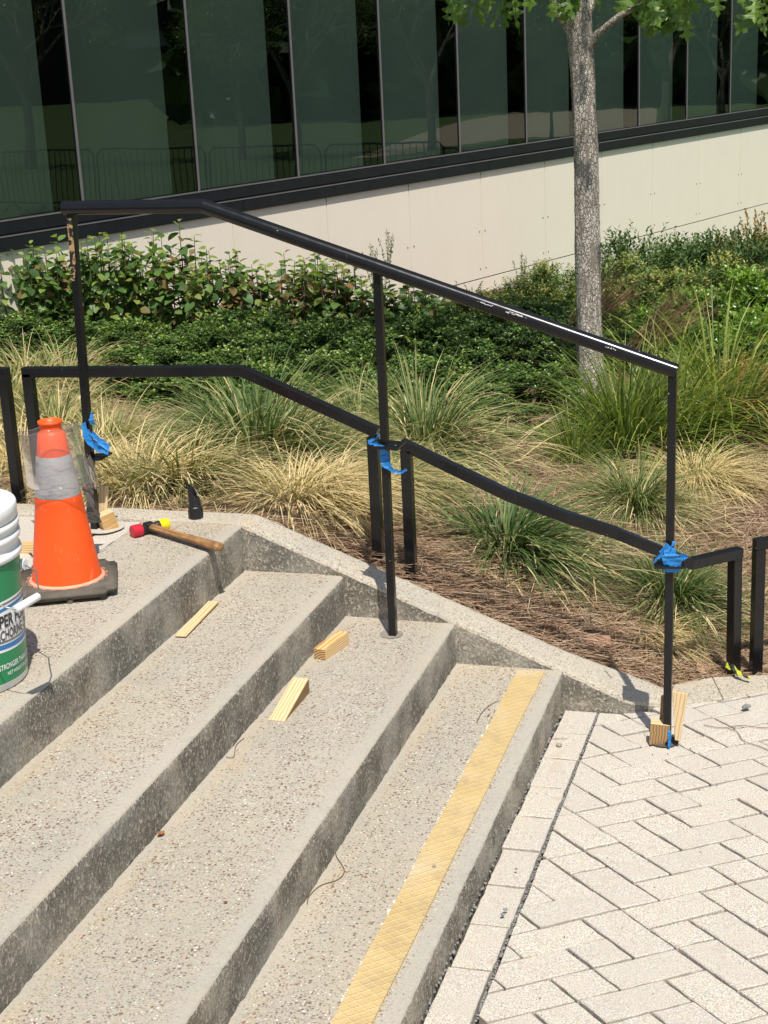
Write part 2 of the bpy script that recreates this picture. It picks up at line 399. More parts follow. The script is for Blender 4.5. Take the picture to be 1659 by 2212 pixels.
def bark():
    t = NT('grey_tree_bark'); v = t.world(scale=(1, 1, 0.55))
    nz = t.n('TexNoise'); nz.inputs['Scale'].default_value = 25; nz.inputs['Detail'].default_value = 3; t.l(v, nz.inputs['Vector'])
    s2 = t.n('VectorMath'); s2.operation = 'SCALE'; t.l(nz.outputs['Color'], s2.inputs[0]); s2.inputs['Scale'].default_value = 0.035
    ad = t.n('VectorMath'); t.l(v, ad.inputs[0]); t.l(s2.outputs[0], ad.inputs[1])
    e = t.voro(ad.outputs[0], 58, 'DISTANCE_TO_EDGE'); crack = t.ramp(e, [(0.015, 0.0), (0.13, 1.0)])
    e2 = t.voro(ad.outputs[0], 150, 'DISTANCE_TO_EDGE'); crack2 = t.ramp(e2, [(0.01, 0.35), (0.12, 1.0)])
    fiss = t.ramp(t.noise(t.world(scale=(1, 1, 0.16)), 42, 4, 0.6), [(0.36, 0.0), (0.47, 1.0)])
    plates = t.math('MULTIPLY', t.math('MULTIPLY', crack, crack2), fiss)
    n = t.noise(v, 30, 5)
    base = t.mix(t.ramp(n, [(0.3, 0.0), (0.7, 1.0)]), (0.66, 0.60, 0.51), (0.90, 0.84, 0.75))
    base = t.mix(t.ramp(t.noise(t.world(), 6, 3), [(0.48, 0.0), (0.64, 0.5)]), base, (0.36, 0.30, 0.23))  # dappled leaf shadow put into the bark colour as broad darker patches
    base = t.mix(t.ramp(plates, [(0.0, 0.9), (0.6, 0.0)]), base, (0.17, 0.135, 0.10))
    nm = t.bump(plates, 0.9, 0.012); nm = t.bump(t.noise(v, 160, 3), 0.5, 0.003, nm)
    return t.done(base, 0.92, nm, 0.15)
M['bark'] = bark()

def wall_mat():
    t = NT('cream_wall_panel'); v = t.world()
    base = t.mix(t.noise(v, 3, 3), (0.82, 0.745, 0.61), (0.86, 0.785, 0.65))
    base = t.mix(t.ramp(t.noise(t.world(scale=(1, 1, 0.15)), 9, 3), [(0.5, 0.0), (0.8, 0.16)]), base, (0.70, 0.62, 0.51))
    return t.done(base, 0.8, t.bump(t.noise(v, 90, 3), 0.12, 0.003), 0.25)
M['wall'] = wall_mat()
M['darkmetal'] = simple('dark_anodised_trim', (0.011, 0.012, 0.016), 0.42, 0.45, sc_=8, var=0.5)
M['mullion'] = simple('grey_mullion_edge', (0.16, 0.15, 0.15), 0.45, 0.4, sc_=8)
M['interior'] = simple('dark_interior', (0.03, 0.028, 0.026), 0.9, 0.0)
M['shade'] = simple('green_grey_shade', (0.58, 0.64, 0.59), 0.95, 0.0, sc_=3, var=0.06)
def glass():
    t = NT('tinted_window_glass')
    tr = t.n('BsdfTransparent'); tr.inputs[0].default_value = (0.50, 0.56, 0.51, 1)
    gl = t.n('BsdfGlossy'); gl.inputs['Roughness'].default_value = 0.004; gl.inputs[0].default_value = (0.86, 0.95, 0.90, 1)
    nm = t.bump(t.noise(t.world(), 1.1, 2), 0.12, 0.008); t.l(nm, gl.inputs['Normal'])
    fr = t.n('Fresnel'); fr.inputs[0].default_value = 1.55
    f = t.math('ADD', t.math('MULTIPLY', fr.outputs[0], 0.9), 0.03)
    mx = t.n('MixShader'); t.l(f, mx.inputs[0]); t.l(tr.outputs[0], mx.inputs[1]); t.l(gl.outputs[0], mx.inputs[2])
    t.l(mx.outputs[0], t.out.inputs[0]); return t.mat
M['glass'] = glass()

# ------------------------------------------------------------------ levels of the place
ZA, ZB, ZC_, ZD = 0.526, 0.370, 0.231, 0.095
NOSE = [(-1.858, ZA), (-1.521, ZB), (-1.157, ZC_), (-0.814, ZD)]
FOOT = [-1.863, -1.525, -1.161, -0.818]
YW = 4.40
def zpave(y): return -0.034 - 0.02 * (min(y, 6.5) - 4.4)
def capz(x): return max(-0.030, min(ZA, ZA - 0.413 * (x + 1.858)))
def smooth(a, b, x):
    q = max(0.0, min(1.0, (x - a) / (b - a))); return q * q * (3 - 2 * q)
def bedz(x, y):
    z0 = (capz(x) if x < -0.5 else zpave(y)) - 0.065
    far = 0.04 + 0.10 * smooth(-2.0, -5.0, x) - 0.10 * smooth(-1.0, 2.0, x)
    z = z0 + (far - z0) * smooth(4.6, 8.0, y)
    return z - 0.55 * smooth(9.0, 15.0, y)
def onbed(px, py):
    """the point of the planted bed seen at a place in the photograph"""
    v = ray(px, py); t = 3.0
    for _ in range(400):
        p = CAM + v * t
        if p[2] < bedz(p[0], p[1]): break
        t += 0.03
    return V((p[0], p[1], bedz(p[0], p[1])))

# ------------------------------------------------------------------ building
BD = V((0.34604, 0.93822, 0)); BN = V((0.93822, -0.34604, 0)); BDIST = -8.58
BROT = Matrix((BD, -BN, V((0, 0, 1)))).transposed()      # columns: along, inward, up
def bp(s, d, z): return BN * (BDIST + d) + BD * s + V((0, 0, z))     # d: outward from the glass plane
bld = empty('office_building', bp(12, 0, -0.8), (0, 0, math.atan2(BD.y, BD.x)))
tag(bld, 'glass fronted building with black sill and cream wall panels behind the shrubs', 'building')
S0 = 7.72; W = 1.22; K0, K1 = -6, 18
def bbox(mb, s0, s1, d0, d1, z0, z1, mi=0):
    P = [bp(s, d, z) for s in (s0, s1) for d in (d0, d1) for z in (z0, z1)]
    mb.mesh(P, [(0, 1, 3, 2), (4, 6, 7, 5), (0, 4, 5, 1), (2, 3, 7, 6), (0, 2, 6, 4), (1, 5, 7, 3)], mi)
ZTOP = 6.0
b = MB(); bbox(b, S0 + K0 * W - 0.5, S0 + K1 * W + 0.5, -6.0, -1.2, -1.5, ZTOP + 0.8); b.build('interior_wall', M['interior'], bld)
b = MB(); bbox(b, S0 + K0 * W, S0 + K1 * W, -0.10, 0.14, ZTOP, ZTOP + 0.9); b.build('parapet', M['darkmetal'], bld)
b = MB(); bbox(b, S0 + K0 * W - 0.1, S0 + K0 * W, -6, 0.14, -1.5, ZTOP + 0.9); b.build('end_wall', M['wall'], bld)
for k in range(K0, K1):
    s = S0 + k * W
    b = MB(); b.quad([bp(s + 0.014, 0, 0.955), bp(s + W - 0.014, 0, 0.955), bp(s + W - 0.014, 0, ZTOP), bp(s + 0.014, 0, ZTOP)])
    b.build('glass_pane', M['glass'], bld)
    b = MB(); bbox(b, s - 0.012, s + 0.012, -0.10, 0.006, 0.95, ZTOP, 0); bbox(b, s - 0.0095, s + 0.0095, 0.0065, 0.012, 0.95, ZTOP, 1)
    b.build('mullion', [M['darkmetal'], M['mullion']], bld)
    # light shade set back behind the glass, leaving a dark gap beside each mullion
    b = MB(); bbox(b, s + 0.02, s + W - 0.205, -0.10, -0.085, 0.80, ZTOP); b.build('window_shade', M['shade'], bld)
    b = MB(); bbox(b, s + W - 0.20, s + W - 0.04, -0.34, -0.30, 0.80, ZTOP); b.build('recess_panel', M['interior'], bld)
def strips(name, z0, z1, d0, d1, step, off, m_):
    s = S0 + K0 * W + off
    while s < S0 + K1 * W:
        b = MB(); bbox(b, s + 0.004, s + step - 0.004, d0, d1, z0, z1)
        b.build(name, m_, bld, bevel=0.004); s += step
strips('sill_trim', 0.850, 0.950, -0.10, 0.015, 3 * W, 0.9, M['darkmetal'])
strips('sill_flashing', 0.735, 0.842, -0.10, 0.026, 3 * W, 1.7, M['darkmetal'])
b = MB(); bbox(b, S0 + K0 * W, S0 + K1 * W, -0.12, 0.010, 0.842, 0.850); bbox(b, S0 + K0 * W, S0 + K1 * W, -0.12, -0.002, 0.70, 0.735); b.build('sill_backing', M['interior'], bld)
b = MB(); bbox(b, S0 + K0 * W, S0 + K1 * W, 0.0155, 0.018, 0.938, 0.949); bbox(b, S0 + K0 * W, S0 + K1 * W, 0.0265, 0.029, 0.832, 0.841); b.build('sill_edge', M['mullion'], bld)
for k in range(K0, K1):
    s = 11.74 + (k - 3) * W
    for z0, z1 in ((-0.312, 0.738), (-1.5, -0.324)):
        b = MB(); bbox(b, s + 0.005, s + W - 0.005, -0.03, 0.0, z0, z1); b.build('wall_panel', M['wall'], bld)
b = MB(); bbox(b, S0 + K0 * W, S0 + K1 * W, -0.2, -0.032, -1.5, 0.70); b.build('wall_backing', M['mullion'], bld)
b = MB()
for k in range(K0, K1):
    s = 11.74 + (k - 3) * W
    for z in (0.15, -0.22):
        for ds in (0.05, W - 0.05):
            b.tube([bp(s + ds, 0.0, z), bp(s + ds, 0.0025, z)], 0.009, 8)
tag(b.build('panel_screw', M['mullion'], bld), kind='stuff')

# ------------------------------------------------------------------ ground
def ground_h(x, y):
    p = x * BN.x + y * BN.y
    return -0.75
g = MB(); g.quad([(-300, -300, -0.75), (300, -300, -0.75), (300, 300, -0.75), (-300, 300, -0.75)])
tag(g.build('lawn', M['lawn']), kind='structure')
# planted bed surface
g = MB(); xs = np.linspace(-9, 4.0, 66); ys = np.linspace(4.5, 15.5, 62)
vid = {}
for i, x in enumerate(xs):
    for j, y in enumerate(ys):
        vid[i, j] = len(g.v); g.v.append((x, y, bedz(x, y) - 0.01 + 0.02 * math.sin(3.1 * x + 1.7 * y) * math.cos(2.3 * y - x) * smooth(4.8, 5.6, y)))
for i in range(len(xs) - 1):
    for j in range(len(ys) - 1):
        c = V(g.v[vid[i, j]])
        if c.x > 0.6 and c.y < 5.2: continue
        g.f.append((vid[i, j], vid[i + 1, j], vid[i + 1, j + 1], vid[i, j + 1])); g.m.append(0); g.uv.append([(0.5, 0.5)] * 4)
tag(g.build('planting_bed', M['soil'], smooth=True), kind='structure')
# sub-base under the pavers
bz = lambda x, y: (x, y, -0.034 - 0.02 * (y - 4.4) - 0.026)
g = MB(); g.quad([bz(-0.826, -2), bz(-0.2, -2), bz(-0.2, 4.69), bz(-0.34, 4.59), bz(-0.5, 4.50), bz(-0.826, 4.42)]); g.quad([bz(-0.2, -2), bz(6, -2), bz(6, 7.0), bz(2.0, 7.0), bz(0.6, 5.5), bz(0.05, 4.93), bz(-0.2, 4.69)])
tag(g.build('paving_bed', M['joint']), kind='structure')

# ------------------------------------------------------------------ pavers
def clip(poly, a, b_, c):       # keep a*x+b*y<=c
    outp = []
    for i in range(len(poly)):
        p, q = poly[i], poly[(i + 1) % len(poly)]
        dp, dq = a * p[0] + b_ * p[1] - c, a * q[0] + b_ * q[1] - c
        if dp <= 0: outp.append(p)
        if (dp < 0 < dq) or (dq < 0 < dp):
            t = dp / (dp - dq); outp.append((p[0] + t * (q[0] - p[0]), p[1] + t * (q[1] - p[1])))
    return outp
def area(p): return 0.5 * abs(sum(p[i][0] * p[(i + 1) % len(p)][1] - p[(i + 1) % len(p)][0] * p[i][1] for i in range(len(p))))
def shrink(poly, d):
    n = len(poly); c = (sum(p[0] for p in poly) / n, sum(p[1] for p in poly) / n); o = []
    s = sum(poly[i][0] * poly[(i + 1) % n][1] - poly[(i + 1) % n][0] * poly[i][1] for i in range(n))
    sg = 1 if s > 0 else -1
    for i in range(n):
        p0, p1, p2 = V(poly[i - 1]), V(poly[i]), V(poly[(i + 1) % n])
        e1 = (p1 - p0).normalized(); e2 = (p2 - p1).normalized()
        n1 = V((-e1.y, e1.x)) * sg; n2 = V((-e2.y, e2.x)) * sg
        bis = n1 + n2
        if bis.length < 1e-4: bis = n1
        bis.normalize(); k = d / max(0.35, bis.dot(n1)); o.append(tuple(p1 + bis * min(k, d * 2.2)))
    return o
plaza = empty('paved_plaza', (0, 3.5, -0.03)); tag(plaza, kind='structure')
def paver(poly, parent, zf, name='paver', gap=0.0034):
    poly = [p for i, p in enumerate(poly) if (V(p) - V(poly[i - 1])).length > 0.004]
    if len(poly) < 3 or area(poly) < 0.0006: return
    # rough broken edges: resample and jitter
    pp = shrink(poly, gap + random.uniform(-0.0008, 0.001)); o = []
    for i in range(len(pp)):
        a, c = V(pp[i]), V(pp[(i + 1) % len(pp)]); L = (c - a).length; n = max(1, int(L / 0.022))
        nrm = V((-(c - a).y, (c - a).x)).normalized() if L > 0 else V((0, 0))
        for k in range(n):
            q = a.lerp(c, k / n) + nrm * random.gauss(0, 0.0008 if k else 0)
            o.append(tuple(q))
    cx = sum(p[0] for p in o) / len(o); cy = sum(p[1] for p in o) / len(o)
    inn = [tuple(V(p).lerp(V((cx, cy)), 0.0028 / max(0.01, (V(p) - V((cx, cy))).length)) ) for p in o]
    z = zf(cx, cy) + random.gauss(0, 0.0012); tx, ty = random.gauss(0, 0.009), random.gauss(0, 0.009)
    def h(p, dz): return (p[0], p[1], z + (zf(p[0], p[1]) - zf(cx, cy)) + tx * (p[0] - cx) + ty * (p[1] - cy) + dz)
    m_ = MB(); n = len(o)
    m_.v = [h(p, -0.045) for p in o] + [h(p, -0.0026 + random.gauss(0, 0.0005)) for p in o] + [h(p, 0) for p in inn]
    for i in range(n):
        j = (i + 1) % n
        m_.f.append((i, j, n + j, n + i)); m_.f.append((n + i, n + j, 2 * n + j, 2 * n + i))
    m_.f.append(tuple(range(2 * n, 3 * n)))
    m_.m = [0] * len(m_.f); m_.uv = [[(0.5, 0.5)] * len(f) for f in m_.f]
    return m_.build(name, M['paver'], parent)
zfl = lambda x, y: -0.034 - 0.02 * (y - 4.4)
UU = V((0.0733688, -0.0694475)); VV = V((0.0860681, 0.0617799)); OO = V((-0.859877, 3.325328))
cand = []
upright = set()                                        # pavers standing across the joint line at V
for Vv in range(-30, 31):
    for d in range(-60, 61, 3):
        if Vv == 2: continue
        if d == 6 or (d == 3 and (Vv >= 5 or Vv <= 1)) or (d not in (3, 6) and (Vv >= 6 or Vv <= 1)): upright.add((d - Vv, Vv))
slabs = []
for r_ in range(-30, 30):
    taken = set()
    for U in range(-40, 41):
        if (U, r_ + 1) in upright: slabs.append((U, r_, 1, 2)); taken.add(U)
        if (U, r_) in upright: taken.add(U)
    U = -40; run = []
    for U in range(-40, 42):
        if U not in taken and U < 41: run.append(U); continue
        if run:
            if r_ == 2 and run[0] >= 4: order = run[:]; slabs.append((order.pop(0), r_, 1, 1)); run = order; fwd = True
            elif r_ == 2: slabs.append((run[-2], r_, 2, 1)); slabs.append((run[-3], r_, 1, 1)); run = run[:-3]; fwd = False
            else: fwd = run[0] > 0
            while run:
                if len(run) == 1: slabs.append((run[0], r_, 1, 1)); run = []
                elif fwd: slabs.append((run[0], r_, 2, 1)); run = run[2:]
                else: slabs.append((run[-2], r_, 2, 1)); run = run[:-2]
        run = []
for U, Vv, su, sv in slabs:
            P = [OO + UU * (U + a) + VV * (Vv + c) for a, c in ((0, 0), (su, 0), (su, sv), (0, sv))]
            poly = [(p.x, p.y) for p in P]
            cx = sum(p[0] for p in poly) / 4; cy = sum(p[1] for p in poly) / 4
            poly = clip(poly, -1, 0, 0.7030)                       # right of the border joint
            if not poly: continue
            if cx < -0.5:
                poly = clip(poly, 0, 1, 4.398 if cx < -0.62 else 4.43)
            else:
                poly = clip(poly, -0.70, 0.71, 0.71 * 4.571 + 0.70 * 0.335) if cx > -0.36 else clip(poly, -0.45, 0.9, 0.9 * 4.486 + 0.45 * 0.514)
            if len(poly) < 3: continue
            cand.append((((cx + 0.38) / 0.75) ** 2 + ((cy - 3.5) / 1.3) ** 2, poly, cx, cy))
cand.sort(key=lambda t: t[0])
for d_, poly, cx, cy in cand[:272]: paver(poly, plaza, zfl)
rest = MB()
for d_, poly, cx, cy in cand[272:]:
    if cy < -1.9 or cx > 2.5: continue
    q = shrink(poly, 0.003); rest.quad([(p[0], p[1], zfl(*p)) for p in q])
tag(rest.build('far_pavers', M['paver'], plaza), kind='stuff')
y = 3.476 + 0.1865 * 5; 
for k in range(26):
    y1 = 3.476 + 0.1865 * (5 - k); y0 = y1 - 0.1865; y1c = min(y1, 4.395)
    if y1c - y0 < 0.02: continue
    j1, j2 = random.uniform(-0.003, 0.004), random.uniform(-0.002, 0.002)
    paver([(-0.811 + j1, y0), (-0.7068 + j2, y0 + 0.002), (-0.7068 + j2, y1c), (-0.811 + j1, y1c)], plaza, zfl, 'border_paver', 0.0030)
# gravel in the joints beside the border
gm = MB(); ico = bmesh.new(); bmesh.ops.create_icosphere(ico, subdivisions=1, radius=1.0); ico.verts.index_update()
IV = [v.co.copy() for v in ico.verts]; IF = [tuple(v.index for v in f.verts) for f in ico.faces]; ico.free()
def pebble(mb, c, r, flat=0.7, mi=0):
    Rm = Matrix.Rotation(random.uniform(0, 6.3), 3, 'Z') @ Matrix.Rotation(random.uniform(-0.5, 0.5), 3, 'X')
    sx_, sy_ = random.uniform(0.7, 1.3), random.uniform(0.6, 1.0)
    mb.mesh([V(c) + Rm @ V((p.x * r * sx_ * random.uniform(0.85, 1.1), p.y * r * sy_ * random.uniform(0.85, 1.1), p.z * r * flat)) for p in IV], IF, mi, (random.random(), 0.5))
for i in range(520):
    yy = random.uniform(1.8, 4.38); pebble(gm, (random.gauss(-0.818, 0.004), yy, zfl(0, yy) - 0.003 + random.uniform(-0.004, 0.006)), random.uniform(0.0025, 0.0065))
for i in range(700):
    yy = random.uniform(1.8, 4.38); pebble(gm, (random.gauss(-0.7045, 0.0015), yy, zfl(0, yy) - 0.006 + random.uniform(-0.003, 0.005)), random.uniform(0.0018, 0.0045))
tag(gm.build('joint_gravel', M['gravel']), kind='stuff')

# ------------------------------------------------------------------ stairs
stairs = empty('concrete_stairs', (-1.35, 3.5, 0)); tag(stairs, 'worn grey exposed aggregate concrete steps with scoured risers', 'stairs')
def step(k, y0=-1.5, y1=YW):
    xn, zt = NOSE[k]; xf = FOOT[k]
    xb = (FOOT[k - 1] - 0.05) if k > 0 else -2.205
    zb = (NOSE[k + 1][1] - 0.04) if k < 3 else -0.12
    rr = 0.013
    arc = [(xn - rr + rr * math.sin(a), zt - rr + rr * math.cos(a)) for a in np.linspace(0, math.pi / 2, 4)]
    nx = 6
    prof = [(xb + (xn - rr - xb) * i / nx, zt) for i in range(nx)] + arc + [(xn + (xf - xn) * t, (zt - rr) + (zb - zt + rr) * t) for t in np.linspace(0.12, 1, 5)]
    ny = int((y1 - y0) / 0.018); mb = MB(); n = len(prof)
    ph = random.uniform(0, 9)
    for j in range(ny + 1):
        yy = y0 + (y1 - y0) * j / ny
        ch = abs(random.gauss(0, 0.0013)) + (0.004 * max(0, math.sin(yy * 3.1 + ph) * math.sin(yy * 11.3 + ph) - 0.45))
        for i, (x, z) in enumerate(prof):
            dx = dz = 0.0
            if nx <= i <= nx + 3: dx, dz = -ch, -ch * 0.6
            elif i > nx + 3: dx = random.gauss(0, 0.0012)
            elif 0 < i < nx: dz = 0.0012 * math.sin(yy * 2.1 + x * 9) 
            mb.v.append((x + dx, yy, z + dz))
    for j in range(ny):
        for i in range(n - 1):
            mb.f.append((j * n + i, j * n + i + 1, (j + 1) * n + i + 1, (j + 1) * n + i)[::-1]); mb.m.append(1 if i >= nx + 2 else 0); mb.uv.append([(0.5, 0.5)] * 4)
    return mb.build('step', [M['concrete'], M['riser']], stairs, smooth=True)
for k in range(4): step(k)
# tan strip with raised diamonds on the lowest step
sb = MB(); sy = np.linspace(-1.4, 4.374, 60)
for i in range(len(sy) - 1):
    xl = lambda t: -0.9535 + 0.0012 * math.sin(t * 13); xr = lambda t: -0.8695 + 0.001 * math.sin(t * 9 + 1)
    a, c = sy[i], sy[i + 1]; z = ZD + 0.004
    sb.quad([(xl(a), a, z), (xr(a), a, z), (xr(c), c, z), (xl(c), c, z)])
    sb.quad([(xr(a), a, z), (xr(a) + 0.001, a, z - 0.006), (xr(c) + 0.001, c, z - 0.006), (xr(c), c, z)])
    sb.quad([(xl(a), a, z), (xl(c), c, z), (xl(c) - 0.001, c, z - 0.006), (xl(a) - 0.001, a, z - 0.006)])
sb.build('tactile_strip', M['strip'], stairs)
# cement rim left where the strip was bedded
b = MB(); 
for i in range(60):
    yy = random.uniform(1.5, 4.2); L = random.uniform(0.008, 0.03)
    pebble(b, (-0.9555, yy, ZD + 0.0005), random.uniform(0.003, 0.006), 0.35)
    pebble(b, (-0.9555, yy + L * 0.4, ZD + 0.0005), random.uniform(0.003, 0.005), 0.35)
tag(b.build('dried_cement_edge', simple('white_cement', (0.66, 0.63, 0.58), 0.9, 0.1), stairs), kind='stuff')

# upper landing pavers
land = empty('upper_landing', (-2.9, 3.5, ZA)); tag(land, kind='structure')
b = MB(); b.quad([(-7, -2, ZA - 0.03), (-2.2, -2, ZA - 0.03), (-2.2, 4.42, ZA - 0.03), (-7, 4.42, ZA - 0.03)]); b.build('landing_bed', M['joint'], land)
zl = lambda x, y: ZA + 0.001
holeP1 = V((-2.315, 4.275))
lc = []
for U in range(-14, 30):
    for Vv in range(-20, 20):
        for kind in (0, 1):
            if (kind == 0 and (U + Vv) % 4 != 0) or (kind == 1 and (U + Vv) % 4 != 2): continue
            su, sv = (2, 1) if kind == 0 else (1, 2)
            P = [V((-2.6, 3.6)) + V((0.075, -0.075)) * (U + a) + V((0.075, 0.075)) * (Vv + c) for a, c in ((0, 0), (su, 0), (su, sv), (0, sv))]
            poly = clip([(p.x, p.y) for p in P], 1, 0, -2.31 + 0.0); 
            if not poly: continue
            poly = clip(poly, 0, 1, 4.385)
            if len(poly) < 3: continue
            cx = sum(p[0] for p in poly) / len(poly); cy = sum(p[1] for p in poly) / len(poly)
            if cx < -4 or cy < 2.6: continue
            if area(poly) > 0.0015: lc.append(((cx + 2.5) ** 2 + (cy - 4.1) ** 2, poly))
lc.sort(key=lambda t: t[0])
for d_, poly in lc[:110]: paver(poly, land, zl)
for k in range(12):
    y1 = 4.385 - 0.2 * k
    paver([(-2.308, y1 - 0.2), (-2.207, y1 - 0.2), (-2.207, y1), (-2.308, y1)], land, zl, 'border_paver')

# ------------------------------------------------------------------ curb wall along the bed
curb = empty('curb_wall', (-1.4, 4.48, 0.2)); tag(curb, 'low sloping concrete curb wall between steps and planting bed', 'low wall')
def capline():
    xs_ = sorted(set(list(np.linspace(-7, -1.9, 40)) + list(np.linspace(-1.9, -0.50, 70)))); return xs_
mb = MB(); xs_ = capline(); rows = []
for x in xs_:
    z = capz(x)
    near = min(abs(x - n[0]) for n in NOSE[:4])
    yi = YW + (0.0 if x < -0.85 else 0.086 * smooth(-0.62, -0.50, x)); yo = 4.545 + 0.02 * smooth(-1.9, -0.9, x) + 0.055 * smooth(-0.9, -0.5, x)
    if x < -1.86: z = ZA + 0.0015
    j = random.gauss(0, 0.0012)
    row = [(x, yi, -0.2), (x, yi, z - 0.09), (x, yi + 0.001, z - 0.012 + j), (x, yi + 0.005, z - 0.003 + j), (x, yi + 0.02, z), (x, (yi + yo) / 2, z + 0.001), (x, yo - 0.03, z - 0.001), (x, yo - 0.008 + j, z - 0.008), (x, yo + j, z - 0.03), (x, yo, z - 0.4)]
    rows.append(len(mb.v)); mb.v += row
for i in range(len(xs_) - 1):
    for k in range(9):
        mb.f.append((rows[i] + k, rows[i + 1] + k, rows[i + 1] + k + 1, rows[i] + k + 1)); mb.m.append(1 if k < 2 else 0); mb.uv.append([(0.5, 0.5)] * 4)
mb.build('wall_body', [M['cap'], M['riser']], curb, smooth=False)
# flat curb band that carries on beside the pavers
inn = [(-0.50, 4.486), (-0.335, 4.571), (-0.203, 4.678), (0.05, 4.92), (0.6, 5.5), (2.0, 7.0)]
outr = [(-0.50, 4.655), (-0.384, 4.745), (-0.208, 4.80), (-0.02, 5.05), (0.5, 5.65), (1.9, 7.15)]
for i in range(len(inn) - 1):
    a, c, d_, e = inn[i], inn[i + 1], outr[i + 1], outr[i]
    f = 0.004
    q = [V(a).lerp(V(c), f), V(c).lerp(V(a), f), V(d_).lerp(V(e), f), V(e).lerp(V(d_), f)]
    mb = MB(); lo = [(p.x, p.y, -0.2) for p in q]; hi = [(p.x, p.y, zpave(p.y) + 0.004) for p in q]
    mb.mesh(lo + hi, [(4, 5, 6, 7), (0, 1, 5, 4), (1, 2, 6, 5), (2, 3, 7, 6), (3, 0, 4, 7)]); mb.build('curb_stone', M['cap'], curb, bevel=0.004)

# ------------------------------------------------------------------ handrails
def poly_hole(name, c, r, z, parent, m_):
    mb = MB(); n = 20
    mb.quad([(c[0] + r * (1 + 0.06 * math.sin(3 * a)) * math.cos(a), c[1] + r * (1 + 0.05 * math.cos(2 * a)) * math.sin(a), z) for a in [2 * math.pi * k / n for k in range(n)]])
    return mb.build(name, m_, parent)
M['hole'] = simple('grouted_core_hole', (0.26, 0.23, 0.19), 0.95, 0.1, sc_=60, var=0.4, bump=0.5)
M['hole_pale'] = simple('pale_core_hole', (0.46, 0.42, 0.36), 0.95, 0.1, sc_=60, var=0.3, bump=0.5)
M['hole_dark'] = simple('dark_core_hole', (0.10, 0.085, 0.07), 0.95, 0.1)
def post(mb, p0, p1, w, rz=0.0):
    d = (V(p1) - V(p0)); L = d.length; q = d.normalized()
    xa = V((1, 0, 0)); xa = (xa - q * xa.dot(q)).normalized(); ya = q.cross(xa)
    Rm = Matrix((xa, ya, q)).transposed()
    mb.box((V(p0) + V(p1)) / 2, (w, w, L), Rm @ Matrix.Rotation(rz, 3, 'Z'), ch=0.0018)
hr = empty('handrail', (-1.35, 4.27, ZC_)); tag(hr, 'tall black steel handrail propped over the steps on three posts', 'handrail')
PW = 0.0235
P1b, P1t = V((-2.327, 4.277, ZA - 0.06)), V((-2.293, 4.277, 1.545))
P2b, P2t = V((-1.3245, 4.268, ZC_ - 0.06)), V((-1.3205, 4.268, 1.372))
P3b, P3t = atY(1441, 1606, 4.20), atY(1453, 800, 4.24)
for p0, p1 in ((P1b, P1t), (P2b, P2t), (P3b, P3t)):
    mb = MB(); post(mb, p0, p1, PW); mb.build('post', M['black'], hr)
ra = atY(137, 449, 4.277); rb = atY(439, 445, 4.272); rc = atY(1462, 802, 4.24)
dirb = (rc - rb).normalized()
mb = MB(); dira = (rb - ra).normalized()
pts = [ra + dira * 0.0015, ra + dira * 0.004, ra.lerp(rb, 0.5), rb - dira * 0.006, rb - dira * 0.003, rb + dirb * 0.003, rb + dirb * 0.006, rb.lerp(rc, 0.3), rb.lerp(rc, 0.6), rc - dirb * 0.004, rc - dirb * 0.0015]
mb.tube(pts, 0.0212, 40, cap=False)
for pe, dq in ((ra, -dira), (rc, dirb)):
    mb.tube([pe - dq * 0.002, pe], [0.0212, 0.0204], 40)
mb.build('top_rail', M['black'], hr, smooth=True, bevel=0)
for pl_ in hr.children[-1].data.polygons:
    if len(pl_.vertices) > 4: pl_.use_smooth = False
o = hr.children[-1]
# peeled paint on the left post
mb = MB()
for k in range(1):
    zt, zb = 1.53, 1.34
    mb.quad([(-2.3045, 4.2645, zt), (-2.2870, 4.2645, zt), (-2.2900, 4.2645, zb + 0.05), (-2.3000, 4.2645, zb), (-2.3105, 4.2645, zb)])
mb.build('peeled_patch', M['rust'], hr)
def plate(px, py, y, rz, sx_=0.088, tilt=0.0):
    c = atY(px, py, y); mb = MB()
    Rm = Matrix.Rotation(rz, 3, 'Z') @ Matrix.Rotation(tilt, 3, 'Y')
    mb.box(c, (sx_, sx_, 0.007), Rm, ch=0.0012); mb.build('cover_plate', M['black'], hr); return c
pl1 = plate(205, 988, 4.277, 0.0, 0.085, -0.12)
pl2 = plate(838, 961, 4.268, 0.0, 0.086, 0.05)
pl3 = plate(1446, 1216, 4.225, 0.15, 0.088, 0.0)
poly_hole('core_hole', (-1.332, 4.272), 0.036, ZC_ + 0.0022, stairs, M['hole'])
poly_hole('core_hole', (-0.478, 4.21), 0.043, zfl(0, 4.2) + 0.005, plaza, M['hole_dark'])
poly_hole('core_hole', (-2.30, 4.285), 0.065, ZA + 0.006, land, M['hole_pale'])
